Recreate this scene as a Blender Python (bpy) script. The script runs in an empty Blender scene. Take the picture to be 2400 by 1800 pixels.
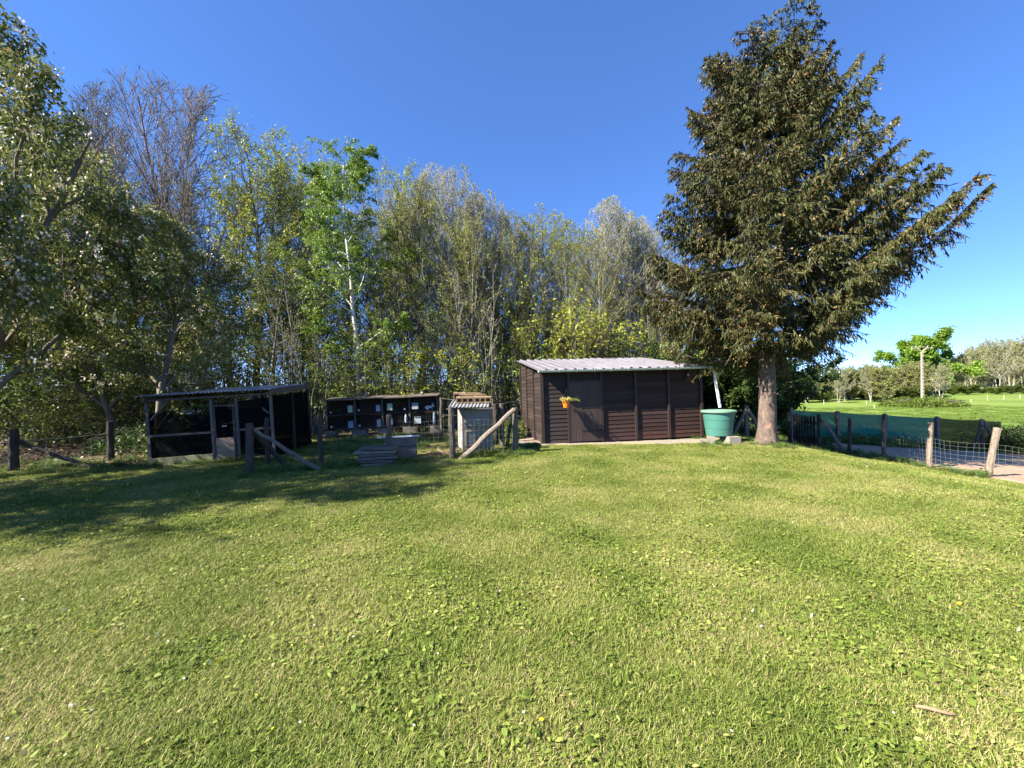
import bpy, math, random
import numpy as np
from mathutils import Vector, Matrix, Euler
R = math.radians
scene = bpy.context.scene
COL = scene.collection

# ------------------------------------------------------------------ camera
cd = bpy.data.cameras.new('camera')
cam = bpy.data.objects.new('camera', cd)
COL.objects.link(cam)
cd.sensor_width = 36.0
cd.lens = 36.0 * 925 / 2400
cd.shift_y = 17 / 2400
cd.clip_start = 0.05
cd.clip_end = 3000
cam.matrix_world = Matrix.Translation((0, 0, 1.6)) @ Matrix.Rotation(R(90), 4, 'X') @ Matrix.Rotation(R(-1.0), 4, 'Z')
scene.camera = cam

# ------------------------------------------------------------------ sky, sun, exposure
SUN_EL = 40.0
SUN_VEC = Vector((-math.sin(R(64)) * math.cos(R(SUN_EL)), -math.cos(R(64)) * math.cos(R(SUN_EL)), math.sin(R(SUN_EL))))
world = bpy.data.worlds.new('World')
scene.world = world
world.use_nodes = True
wn = world.node_tree
sky = wn.nodes.new('ShaderNodeTexSky')
sky.sky_type = 'NISHITA'
sky.sun_disc = False
sky.sun_elevation = R(SUN_EL)
sky.sun_rotation = R(244)
sky.altitude = 3000
sky.air_density = 0.5
sky.dust_density = 0.0
sky.ozone_density = 4.0
hs = wn.nodes.new('ShaderNodeHueSaturation')
hs.inputs['Saturation'].default_value = 1.3
hs.inputs['Hue'].default_value = 0.510
hs.inputs['Value'].default_value = 1.15
gma = wn.nodes.new('ShaderNodeGamma')
gma.inputs[1].default_value = 0.72
bg = wn.nodes['Background']
bg.inputs['Strength'].default_value = 0.15
wn.links.new(sky.outputs[0], gma.inputs[0])
wn.links.new(gma.outputs[0], hs.inputs['Color'])
wn.links.new(hs.outputs[0], bg.inputs['Color'])
sl = bpy.data.lights.new('sun', 'SUN')
sl.energy = 4.8
sl.angle = R(0.53)
sl.color = (1.0, 0.93, 0.80)
sun = bpy.data.objects.new('sun', sl)
COL.objects.link(sun)
sun.rotation_euler = SUN_VEC.to_track_quat('Z', 'Y').to_euler()
sun.location = SUN_VEC * 60
scene.view_settings.view_transform = 'Standard'
scene.view_settings.look = 'None'
scene.view_settings.exposure = 1.95
scene.view_settings.gamma = 1.0
scene.cycles.max_bounces = 6
scene.cycles.transparent_max_bounces = 12
scene.cycles.diffuse_bounces = 2
scene.cycles.glossy_bounces = 2
scene.cycles.transmission_bounces = 4
scene.cycles.caustics_reflective = False
scene.cycles.caustics_refractive = False

# ------------------------------------------------------------------ helpers: objects
def tag(o, label=None, cat=None, group=None, kind=None):
    if label: o['label'] = label
    if cat: o['category'] = cat
    if group: o['group'] = group
    if kind: o['kind'] = kind
    return o

def thing(name, label, cat, loc=(0, 0, 0), rot=(0, 0, 0), group=None, scale=None):
    o = bpy.data.objects.new(name, None)
    o.empty_display_size = 0.2
    COL.objects.link(o)
    o.location = loc
    o.rotation_euler = rot
    if scale: o.scale = scale
    return tag(o, label, cat, group)

def put(name, me, parent=None, loc=(0, 0, 0), rot=(0, 0, 0), scale=(1, 1, 1), label=None):
    o = bpy.data.objects.new(name, me)
    COL.objects.link(o)
    if parent: o.parent = parent
    o.location = loc
    o.rotation_euler = rot
    o.scale = scale
    if label: o['label'] = label
    return o

class MB:
    def __init__(s): s.v = []; s.f = []
    def add(s, vs, fs):
        b = len(s.v)
        s.v += [tuple(v) for v in vs]
        s.f += [tuple(i + b for i in f) for f in fs]
        return s
    def box(s, c, d, rot=None):
        hx, hy, hz = d[0] / 2, d[1] / 2, d[2] / 2
        vs = [Vector((x, y, z)) for z in (-hz, hz) for y in (-hy, hy) for x in (-hx, hx)]
        if rot is not None:
            m = Euler(rot).to_matrix() if not isinstance(rot, Matrix) else rot
            vs = [m @ v for v in vs]
        c = Vector(c)
        return s.add([v + c for v in vs], [(0, 2, 3, 1), (4, 5, 7, 6), (0, 1, 5, 4), (2, 6, 7, 3), (0, 4, 6, 2), (1, 3, 7, 5)])
    def bar(s, p0, p1, w, d):
        p0, p1 = Vector(p0), Vector(p1)
        a = p1 - p0
        m = a.to_track_quat('Z', 'Y').to_matrix()
        return s.box((p0 + p1) / 2, (w, d, a.length), m)
    def tube(s, pts, rad, n=8, cap=True):
        pts = [Vector(p) for p in pts]
        if not hasattr(rad, '__len__'): rad = [rad] * len(pts)
        b = len(s.v); prev = None
        for i, p in enumerate(pts):
            d = (pts[min(i + 1, len(pts) - 1)] - pts[max(i - 1, 0)]).normalized()
            if prev is None:
                u = d.orthogonal().normalized()
            else:
                u = (prev - d * prev.dot(d)).normalized()
            prev = u
            w = d.cross(u)
            for k in range(n):
                a = 2 * math.pi * k / n
                s.v.append(tuple(p + (u * math.cos(a) + w * math.sin(a)) * rad[i]))
        for i in range(len(pts) - 1):
            for k in range(n):
                k2 = (k + 1) % n
                s.f.append((b + i * n + k, b + i * n + k2, b + (i + 1) * n + k2, b + (i + 1) * n + k))
        if cap:
            s.f.append(tuple(b + k for k in range(n - 1, -1, -1)))
            e = b + (len(pts) - 1) * n
            s.f.append(tuple(e + k for k in range(n)))
        return s
    def log(s, p0, p1, r0, r1, rng, n=8, seg=6, jit=0.12, bend=0.015):
        p0, p1 = Vector(p0), Vector(p1)
        b = len(s.v)
        pts = []
        L = (p1 - p0).length
        for i in range(seg + 1):
            t = i / seg
            e = 0 if i in (0, seg) else 1
            pts.append(p0.lerp(p1, t) + Vector((rng.uniform(-1, 1), rng.uniform(-1, 1), rng.uniform(-1, 1))) * bend * e * L)
        s.tube(pts, [(r0 + (r1 - r0) * i / seg) for i in range(seg + 1)], n)
        for i in range(b, len(s.v)):
            c = pts[min((i - b) // n, seg)]
            v = Vector(s.v[i])
            s.v[i] = tuple(c + (v - c) * (1 + rng.uniform(-jit, jit)))
        return s
    def lathe(s, prof, n=24, c=(0, 0, 0), cap=True):
        b = len(s.v)
        for r, z in prof:
            for k in range(n):
                a = 2 * math.pi * k / n
                s.v.append((c[0] + r * math.cos(a), c[1] + r * math.sin(a), c[2] + z))
        for i in range(len(prof) - 1):
            for k in range(n):
                k2 = (k + 1) % n
                s.f.append((b + i * n + k, b + i * n + k2, b + (i + 1) * n + k2, b + (i + 1) * n + k))
        if cap:
            s.f.append(tuple(b + k for k in range(n - 1, -1, -1)))
            e = b + (len(prof) - 1) * n
            s.f.append(tuple(e + k for k in range(n)))
        return s
    def mesh(s, name, mat, smooth=False):
        me = bpy.data.meshes.new(name)
        me.from_pydata(s.v, [], s.f)
        me.materials.append(mat)
        if smooth:
            me.polygons.foreach_set('use_smooth', [True] * len(me.polygons))
            me.set_sharp_from_angle(angle=R(40))
        me.update()
        return me
    def build(s, name, mat, parent=None, smooth=False, label=None, loc=(0, 0, 0), rot=(0, 0, 0)):
        return put(name, s.mesh(name, mat, smooth), parent, loc, rot, label=label)

def npmesh(name, parts, mat, tint=None, smooth=False):
    """parts: list of (V (n,3), F (m,k)); tint: list of per-vertex arrays."""
    Vs, loops, starts, off, ls = [], [], [], 0, 0
    for V, F in parts:
        Vs.append(V)
        loops.append((F + off).ravel())
        k = F.shape[1]
        starts.append(np.arange(len(F)) * k + ls)
        ls += F.size
        off += len(V)
    V = np.concatenate(Vs).astype(np.float32); Lp = np.concatenate(loops).astype(np.int32); St = np.concatenate(starts).astype(np.int32)
    me = bpy.data.meshes.new(name)
    me.vertices.add(len(V)); me.vertices.foreach_set('co', V.ravel())
    me.loops.add(len(Lp)); me.loops.foreach_set('vertex_index', Lp)
    me.polygons.add(len(St)); me.polygons.foreach_set('loop_start', St)
    me.update(calc_edges=True)
    if smooth: me.polygons.foreach_set('use_smooth', np.ones(len(St), dtype=bool))
    if tint is not None:
        a = me.attributes.new('tint', 'FLOAT', 'POINT')
        a.data.foreach_set('value', np.concatenate(tint).astype(np.float32))
    me.materials.append(mat)
    return me

def norm(a): return a / np.maximum(np.linalg.norm(a, axis=1, keepdims=True), 1e-9)

def np_tubes(P0, P1, R0, R1, n=3):
    d = norm(P1 - P0)
    ref = np.where(np.abs(d[:, 2:3]) > 0.9, np.array([[1.0, 0, 0]]), np.array([[0, 0, 1.0]]))
    u = norm(np.cross(d, ref)); w = np.cross(d, u)
    a = np.arange(n) * 2 * np.pi / n
    ring = u[:, None, :] * np.cos(a)[None, :, None] + w[:, None, :] * np.sin(a)[None, :, None]
    A = P0[:, None, :] + ring * R0[:, None, None]
    B = P1[:, None, :] + ring * R1[:, None, None]
    V = np.concatenate([A, B], axis=1).reshape(-1, 3)
    k = np.arange(n); k2 = (k + 1) % n
    f = np.stack([k, k2, n + k2, n + k], axis=1)
    F = (np.arange(len(P0)) * 2 * n)[:, None, None] + f[None]
    return V, F.reshape(-1, 4)

def np_leaves(P, D, size, rng, aspect=0.55, droop=0.0):
    """diamond leaf at P pointing along D"""
    N = len(P)
    D = norm(D)
    s = norm(np.cross(D, rng.normal(size=(N, 3))))
    L = size[:, None]
    mid = P + D * L * 0.45
    tip = P + D * L
    tip[:, 2] -= droop * size
    W = s * L * aspect * 0.5
    V = np.stack([P, mid + W, tip, mid - W], axis=1).reshape(-1, 3)
    F = np.arange(N * 4).reshape(-1, 4)
    return V, F

# ------------------------------------------------------------------ helpers: materials
def new_mat(name):
    m = bpy.data.materials.new(name)
    m.use_nodes = True
    nt = m.node_tree
    return m, nt, nt.nodes, nt.links, nt.nodes['Principled BSDF']

def ramp(nd, stops):
    r = nd.new('ShaderNodeValToRGB')
    el = r.color_ramp.elements
    while len(el) > len(stops): el.remove(el[-1])
    while len(el) < len(stops): el.new(0.5)
    for e, (p, c) in zip(el, stops):
        e.position = p
        e.color = tuple(c) + (1.0,) if len(c) == 3 else c
    return r

def surf(name, c1, c2=None, scale=4.0, stretch=(1, 1, 1), rough=0.75, bump=0.0, rand=0.0, metal=0.0, spec=0.3, detail=6.0, c3=None, p=(0.3, 0.7), stain=None, coords='Object'):
    m, nt, nd, lk, b = new_mat(name)
    c2 = c2 or tuple(x * 0.7 for x in c1)
    tc = nd.new('ShaderNodeTexCoord')
    mp = nd.new('ShaderNodeMapping'); mp.inputs['Scale'].default_value = stretch
    if coords == 'World':
        g = nd.new('ShaderNodeNewGeometry'); lk.new(g.outputs['Position'], mp.inputs[0])
    else:
        lk.new(tc.outputs[coords], mp.inputs[0])
    if rand:
        oi = nd.new('ShaderNodeObjectInfo')
        vm = nd.new('ShaderNodeVectorMath'); vm.operation = 'SCALE'; vm.inputs[0].default_value = (37, 53, 71)
        lk.new(oi.outputs['Random'], vm.inputs['Scale'])
        lk.new(vm.outputs[0], mp.inputs['Location'])
    nz = nd.new('ShaderNodeTexNoise'); nz.inputs['Scale'].default_value = scale; nz.inputs['Detail'].default_value = detail
    nz.inputs['Roughness'].default_value = 0.65
    lk.new(mp.outputs[0], nz.inputs['Vector'])
    st = [(p[0], c1), (p[1], c2)]
    if c3: st.append((min(p[1] + 0.08, 1.0), c3))
    rp = ramp(nd, st)
    lk.new(nz.outputs['Fac'], rp.inputs[0])
    out = rp.outputs[0]
    if stain:
        n2 = nd.new('ShaderNodeTexNoise'); n2.inputs['Scale'].default_value = stain[1]; n2.inputs['Detail'].default_value = 5
        lk.new(mp.outputs[0] if coords != 'World' else mp.outputs[0], n2.inputs['Vector'])
        r2 = ramp(nd, [(stain[2], (0, 0, 0)), (stain[2] + 0.15, (1, 1, 1))])
        lk.new(n2.outputs['Fac'], r2.inputs[0])
        mx = nd.new('ShaderNodeMixRGB'); mx.inputs[2].default_value = tuple(stain[0]) + (1,)
        lk.new(r2.outputs[0], mx.inputs[0]); lk.new(out, mx.inputs[1])
        out = mx.outputs[0]
    if rand:
        h = nd.new('ShaderNodeHueSaturation')
        mr = nd.new('ShaderNodeMapRange'); mr.inputs[3].default_value = 1 - rand; mr.inputs[4].default_value = 1 + rand
        lk.new(oi.outputs['Random'], mr.inputs[0]); lk.new(mr.outputs[0], h.inputs['Value'])
        lk.new(out, h.inputs['Color']); out = h.outputs[0]
    lk.new(out, b.inputs['Base Color'])
    b.inputs['Roughness'].default_value = rough
    b.inputs['Metallic'].default_value = metal
    b.inputs['Specular IOR Level'].default_value = spec
    if bump:
        bp = nd.new('ShaderNodeBump'); bp.inputs['Strength'].default_value = bump; bp.inputs['Distance'].default_value = 0.02
        lk.new(nz.outputs['Fac'], bp.inputs['Height']); lk.new(bp.outputs[0], b.inputs['Normal'])
    return m

def leaf_mat(name, stops, trans=0.35, rand=0.12, rough=0.5, spec=0.35, hue=0.0, patch=None):
    """colour from the per-leaf 'tint' attribute; part of the light passes through"""
    m, nt, nd, lk, b = new_mat(name)
    at = nd.new('ShaderNodeAttribute'); at.attribute_name = 'tint'
    rp = ramp(nd, stops)
    fac = at.outputs['Fac']
    if patch:
        g = nd.new('ShaderNodeNewGeometry')
        nz = nd.new('ShaderNodeTexNoise'); nz.inputs['Scale'].default_value = patch[0]; nz.inputs['Detail'].default_value = 4
        lk.new(g.outputs['Position'], nz.inputs['Vector'])
        mr = nd.new('ShaderNodeMapRange'); mr.inputs[1].default_value = 0.3; mr.inputs[2].default_value = 0.72
        mr.inputs[3].default_value = -patch[1] * 0.45; mr.inputs[4].default_value = patch[1]
        lk.new(nz.outputs['Fac'], mr.inputs[0])
        ad = nd.new('ShaderNodeMath'); ad.operation = 'ADD'; ad.use_clamp = True
        lk.new(fac, ad.inputs[0]); lk.new(mr.outputs[0], ad.inputs[1])
        fac = ad.outputs[0]
    lk.new(fac, rp.inputs[0])
    h = nd.new('ShaderNodeHueSaturation')
    oi = nd.new('ShaderNodeObjectInfo')
    mr = nd.new('ShaderNodeMapRange'); mr.inputs[3].default_value = 1 - rand; mr.inputs[4].default_value = 1 + rand
    lk.new(oi.outputs['Random'], mr.inputs[0]); lk.new(mr.outputs[0], h.inputs['Value'])
    lk.new(rp.outputs[0], h.inputs['Color'])
    lk.new(h.outputs[0], b.inputs['Base Color'])
    b.inputs['Roughness'].default_value = rough
    b.inputs['Specular IOR Level'].default_value = spec
    if trans:
        tr = nd.new('ShaderNodeBsdfTranslucent')
        lk.new(h.outputs[0], tr.inputs['Color'])
        mx = nd.new('ShaderNodeMixShader'); mx.inputs[0].default_value = trans
        lk.new(b.outputs[0], mx.inputs[1]); lk.new(tr.outputs[0], mx.inputs[2])
        lk.new(mx.outputs[0], nd['Material Output'].inputs['Surface'])
    return m

def net_mat(name, c1, c2, opacity, trans, scale=(1, 1, 60)):
    """woven shade cloth: lets some light straight through between the threads"""
    m, nt, nd, lk, b = new_mat(name)
    tc = nd.new('ShaderNodeTexCoord')
    mp = nd.new('ShaderNodeMapping'); mp.inputs['Scale'].default_value = scale
    lk.new(tc.outputs['Object'], mp.inputs[0])
    nz = nd.new('ShaderNodeTexNoise'); nz.inputs['Scale'].default_value = 1.0; nz.inputs['Detail'].default_value = 3
    lk.new(mp.outputs[0], nz.inputs['Vector'])
    rp = ramp(nd, [(0.35, c1), (0.65, c2)])
    lk.new(nz.outputs['Fac'], rp.inputs[0])
    lk.new(rp.outputs[0], b.inputs['Base Color'])
    b.inputs['Roughness'].default_value = 0.95
    b.inputs['Specular IOR Level'].default_value = 0.05
    tl = nd.new('ShaderNodeBsdfTranslucent'); lk.new(rp.outputs[0], tl.inputs['Color'])
    m1 = nd.new('ShaderNodeMixShader'); m1.inputs[0].default_value = trans
    lk.new(b.outputs[0], m1.inputs[1]); lk.new(tl.outputs[0], m1.inputs[2])
    tp = nd.new('ShaderNodeBsdfTransparent')
    m2 = nd.new('ShaderNodeMixShader'); m2.inputs[0].default_value = opacity
    lk.new(tp.outputs[0], m2.inputs[1]); lk.new(m1.outputs[0], m2.inputs[2])
    lk.new(m2.outputs[0], nd['Material Output'].inputs['Surface'])
    return m

M = {}
M['shed'] = surf('dark_stained_board', (0.027, 0.019, 0.017), (0.044, 0.031, 0.028), 3, (1.2, 30, 30), rough=0.68, bump=0.3, rand=0.28, spec=0.22)
M['shed_red'] = surf('red_brown_board', (0.029, 0.017, 0.0145), (0.05, 0.027, 0.022), 3, (1.2, 30, 30), rough=0.68, bump=0.3, rand=0.28, spec=0.22)
M['shed_worn'] = surf('worn_orange_board', (0.036, 0.018, 0.014), (0.075, 0.032, 0.02), 3, (1.2, 20, 20), rough=0.6, bump=0.25, rand=0.2)
M['shed_post'] = surf('stained_batten', (0.027, 0.018, 0.0155), (0.043, 0.028, 0.024), 3, (20, 20, 1.5), rough=0.5, bump=0.2, rand=0.15)
M['door'] = surf('stained_door_plank', (0.042, 0.028, 0.025), (0.068, 0.044, 0.038), 3, (30, 30, 1.2), rough=0.5, bump=0.25, rand=0.18)
M['iron'] = surf('dark_iron', (0.02, 0.018, 0.018), (0.05, 0.035, 0.03), 12, rough=0.55, metal=0.5)
M['roof'] = surf('grey_roof_sheet', (0.18, 0.172, 0.20), (0.13, 0.125, 0.145), 2.5, (1, 0.5, 1), rough=0.55, bump=0.05, rand=0.07, stain=((0.15, 0.13, 0.125), 5, 0.58))
M['gutter'] = surf('grey_gutter', (0.50, 0.56, 0.54), (0.40, 0.45, 0.44), 3, rough=0.4, spec=0.5)
M['white'] = surf('white_plastic', (0.78, 0.78, 0.76), (0.68, 0.67, 0.64), 4, rough=0.4, spec=0.5)
M['orange'] = surf('orange_plastic', (0.80, 0.20, 0.015), (0.66, 0.15, 0.01), 4, rough=0.4, spec=0.5)
M['tank'] = surf('green_plastic', (0.055, 0.175, 0.142), (0.048, 0.152, 0.122), 2, rough=0.45, spec=0.45, stain=((0.075, 0.175, 0.135), 1.5, 0.55))
M['tank_lid'] = surf('weathered_green_lid', (0.13, 0.26, 0.195), (0.17, 0.275, 0.2), 3, rough=0.5, stain=((0.2, 0.24, 0.165), 3, 0.55))
M['concrete'] = surf('concrete', (0.27, 0.245, 0.20), (0.20, 0.18, 0.15), 6, rough=0.9, bump=0.3, rand=0.12)
M['concrete_dark'] = surf('aged_concrete', (0.20, 0.175, 0.15), (0.11, 0.095, 0.08), 5, rough=0.9, bump=0.3, rand=0.15)
M['mossy'] = surf('mossy_concrete', (0.24, 0.21, 0.13), (0.16, 0.16, 0.07), 3, rough=0.9, bump=0.3)
M['brick'] = surf('lichen_brick', (0.23, 0.145, 0.085), (0.14, 0.095, 0.06), 8, rough=0.9, bump=0.3, rand=0.15, stain=((0.26, 0.22, 0.12), 6, 0.55))
M['bark_post'] = surf('weathered_post', (0.07, 0.057, 0.047), (0.145, 0.12, 0.10), 3, (14, 14, 1.6), rough=0.85, bump=0.5, rand=0.2)
M['bark_dark'] = surf('dark_post', (0.026, 0.021, 0.018), (0.07, 0.057, 0.047), 3, (14, 14, 1.6), rough=0.85, bump=0.5, rand=0.2)
M['bark_pale'] = surf('bleached_post', (0.27, 0.215, 0.165), (0.11, 0.085, 0.066), 3, (10, 10, 2.5), rough=0.85, bump=0.5, rand=0.15)
M['grey_wood'] = surf('grey_board', (0.14, 0.115, 0.095), (0.075, 0.06, 0.05), 3, (2, 20, 20), rough=0.85, bump=0.3, rand=0.2)
M['grey_wood_v'] = surf('grey_batten', (0.135, 0.115, 0.098), (0.08, 0.066, 0.056), 3, (20, 20, 2), rough=0.85, bump=0.3, rand=0.2)
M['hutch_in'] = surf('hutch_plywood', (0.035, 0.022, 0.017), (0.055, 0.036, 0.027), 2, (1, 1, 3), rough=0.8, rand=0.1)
M['plywood'] = surf('faded_plywood', (0.26, 0.18, 0.125), (0.20, 0.14, 0.10), 2, (1, 1, 3), rough=0.8, stain=((0.17, 0.14, 0.075), 2, 0.5))
M['galv'] = surf('galvanised_sheet', (0.42, 0.43, 0.45), (0.30, 0.30, 0.32), 4, rough=0.42, metal=0.35, spec=0.5, rand=0.08, stain=((0.30, 0.24, 0.2), 3, 0.62))
M['galv_blue'] = surf('old_roof_sheet', (0.25, 0.29, 0.36), (0.19, 0.21, 0.25), 3, rough=0.5, metal=0.2, rand=0.08, stain=((0.14, 0.13, 0.12), 2, 0.55))
M['enamel'] = surf('dull_enamel', (0.085, 0.095, 0.10), (0.15, 0.16, 0.16), 4, rough=0.45, spec=0.5, stain=((0.23, 0.17, 0.10), 4, 0.58))
M['enamel_frame'] = surf('stained_enamel_frame', (0.21, 0.188, 0.145), (0.14, 0.12, 0.088), 4, rough=0.5, stain=((0.17, 0.09, 0.05), 5, 0.58))
M['foil'] = surf('peeling_sheet', (0.52, 0.52, 0.55), (0.30, 0.28, 0.27), 9, rough=0.4, metal=0.3, bump=0.8, stain=((0.24, 0.10, 0.05), 6, 0.52))
M['wire'] = surf('galvanised_wire', (0.30, 0.33, 0.28), (0.23, 0.25, 0.21), 5, rough=0.6, metal=0.2)
M['screen'] = net_mat('green_screen_cloth', (0.010, 0.16, 0.128), (0.016, 0.205, 0.16), 0.94, 0.35, (0.6, 1, 34))
M['screen_dark'] = net_mat('dark_screen_cloth', (0.008, 0.022, 0.022), (0.014, 0.034, 0.03), 0.92, 0.15, (0.6, 1, 34))
M['black_net'] = net_mat('black_shade_net', (0.0025, 0.003, 0.004), (0.006, 0.007, 0.008), 0.86, 0.1, (3, 3, 5))
M['pale_blue'] = surf('pale_blue_plastic', (0.30, 0.40, 0.48), (0.25, 0.33, 0.40), 5, rough=0.5, rand=0.08)
M['pale_green'] = surf('pale_green_plastic', (0.50, 0.57, 0.42), (0.44, 0.5, 0.36), 5, rough=0.5, rand=0.08)
M['pale_grey'] = surf('pale_grey_plastic', (0.36, 0.40, 0.42), (0.30, 0.33, 0.35), 5, rough=0.5, rand=0.08)
M['stake'] = surf('white_stake', (0.66, 0.60, 0.52), (0.5, 0.45, 0.38), 5, rough=0.7)
M['pole'] = surf('pole_concrete', (0.40, 0.34, 0.28), (0.33, 0.28, 0.23), 3, rough=0.9)
M['pole_shade'] = surf('pole_recess_shade', (0.16, 0.13, 0.11), (0.12, 0.10, 0.09), 3, rough=0.9)  # same concrete, darkened to paint in the shade of the recesses
M['stick'] = surf('dry_stick', (0.33, 0.22, 0.13), (0.2, 0.13, 0.08), 8, rough=0.85, bump=0.3)

# bark
M['bark'] = surf('grey_brown_bark', (0.085, 0.072, 0.056), (0.17, 0.145, 0.115), 3, (6, 6, 1.2), rough=0.85, rand=0.25)
M['bark_red'] = surf('reddish_bark', (0.115, 0.09, 0.078), (0.19, 0.155, 0.135), 3, (6, 6, 1.2), rough=0.85, rand=0.15)
M['bark_light'] = surf('pale_grey_bark', (0.20, 0.185, 0.15), (0.36, 0.335, 0.28), 3, (6, 6, 1.2), rough=0.85, rand=0.15)
M['bark_birch'] = surf('birch_bark', (0.60, 0.57, 0.52), (0.16, 0.14, 0.12), 2, (3, 3, 7), rough=0.8, p=(0.5, 0.66))
M['bark_spruce'] = surf('spruce_bark', (0.07, 0.053, 0.043), (0.175, 0.13, 0.105), 5, (3, 3, 1.6), rough=0.9, bump=1.0, stain=((0.30, 0.165, 0.11), 2.2, 0.56))
M['twig'] = surf('twig_bark', (0.11, 0.085, 0.066), (0.18, 0.145, 0.115), 2, rough=0.85, rand=0.2)
# leaves: stops over tint
M['leaf_spring'] = leaf_mat('spring_leaf', [(0.0, (0.17, 0.215, 0.016)), (0.5, (0.28, 0.325, 0.028)), (1.0, (0.40, 0.41, 0.06))], 0.4)
M['leaf_mid'] = leaf_mat('mid_green_leaf', [(0.0, (0.06, 0.10, 0.012)), (0.6, (0.115, 0.165, 0.02)), (1.0, (0.19, 0.24, 0.034))], 0.36)
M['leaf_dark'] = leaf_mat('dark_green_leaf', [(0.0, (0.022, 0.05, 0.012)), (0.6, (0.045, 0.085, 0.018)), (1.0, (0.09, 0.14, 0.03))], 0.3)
M['leaf_birch'] = leaf_mat('birch_leaf', [(0.0, (0.10, 0.185, 0.018)), (0.6, (0.16, 0.26, 0.024)), (1.0, (0.23, 0.33, 0.045))], 0.4)
M['leaf_bud'] = leaf_mat('opening_bud', [(0.0, (0.19, 0.215, 0.06)), (0.6, (0.28, 0.30, 0.09)), (1.0, (0.38, 0.39, 0.15))], 0.3)
M['leaf_apple'] = leaf_mat('apple_leaf', [(0.0, (0.065, 0.09, 0.02)), (0.5, (0.155, 0.185, 0.042)), (0.85, (0.27, 0.285, 0.09)), (1.0, (0.34, 0.25, 0.11))], 0.25, rough=0.55, spec=0.2)
M['petal'] = leaf_mat('blossom_petal', [(0.0, (0.62, 0.54, 0.46)), (1.0, (0.78, 0.72, 0.64))], 0.25)
M['needle'] = leaf_mat('spruce_needles', [(0.0, (0.036, 0.046, 0.012)), (0.6, (0.08, 0.088, 0.023)), (1.0, (0.15, 0.145, 0.045))], 0.15, rough=0.55, spec=0.3)
M['cone'] = leaf_mat('spruce_catkin', [(0.0, (0.10, 0.05, 0.018)), (0.6, (0.175, 0.095, 0.033)), (1.0, (0.25, 0.155, 0.06))], 0.1)
M['grass'] = leaf_mat('grass_blade', [(0.0, (0.045, 0.08, 0.011)), (0.36, (0.15, 0.205, 0.03)), (0.66, (0.255, 0.295, 0.066)), (0.86, (0.37, 0.35, 0.125)), (1.0, (0.46, 0.35, 0.19))], 0.28, rand=0.1, rough=0.6, spec=0.2, patch=(0.9, 0.36))
M['grass_field'] = leaf_mat('field_blade', [(0.0, (0.11, 0.18, 0.025)), (0.6, (0.17, 0.245, 0.04)), (1.0, (0.24, 0.29, 0.07))], 0.4)
M['grass_long'] = leaf_mat('long_grass', [(0.0, (0.06, 0.12, 0.02)), (0.6, (0.11, 0.18, 0.035)), (1.0, (0.32, 0.30, 0.13))], 0.35)
M['dead_leaf'] = leaf_mat('dead_leaf', [(0.0, (0.10, 0.06, 0.032)), (0.6, (0.20, 0.13, 0.07)), (1.0, (0.36, 0.27, 0.17))], 0.15)
M['dry_grass'] = leaf_mat('dry_grass', [(0.0, (0.18, 0.12, 0.06)), (0.6, (0.33, 0.23, 0.12)), (1.0, (0.45, 0.34, 0.2))], 0.2)
M['pot_plant'] = leaf_mat('yellowing_leaf', [(0.0, (0.30, 0.32, 0.06)), (0.5, (0.52, 0.45, 0.12)), (1.0, (0.68, 0.58, 0.28))], 0.35)
M['flower_white'] = leaf_mat('daisy_petal', [(0.0, (0.8, 0.8, 0.78)), (1.0, (0.85, 0.85, 0.83))], 0.2)
M['flower_yellow'] = leaf_mat('dandelion_petal', [(0.0, (0.75, 0.5, 0.02)), (1.0, (0.8, 0.58, 0.03))], 0.2)

# ------------------------------------------------------------------ terrain
def ss(a, b, x):
    t = np.clip((x - a) / (b - a), 0, 1)
    return t * t * (3 - 2 * t)

def T(x, y):
    x = np.asarray(x, dtype=float); y = np.asarray(y, dtype=float)
    near = 0.035 * np.minimum(0, x + 4.5) * (1 - ss(-30, -16, -x)) - 0.46 * ss(6.6, 10.2, x) * ss(1, 5, y) - 0.08 * np.clip(x - 10.3, 0, 10)
    near = np.where(x < -16, 0.035 * -11.5, near)
    field = -0.95 + 0.018 * np.clip(y - 20, 0, 40) + 0.004 * np.clip(x - 20, 0, 60)
    w = ss(16.5, 24, y) * ss(6, 10, x)
    z = near * (1 - w) + field * w
    z = z + 7.0 * ss(95, 260, y) + 0.018 * np.sin(x * 0.9 + 1.3) * np.sin(y * 0.7 + 0.4)
    return z
def Tz(x, y): return float(T(x, y))

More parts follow.
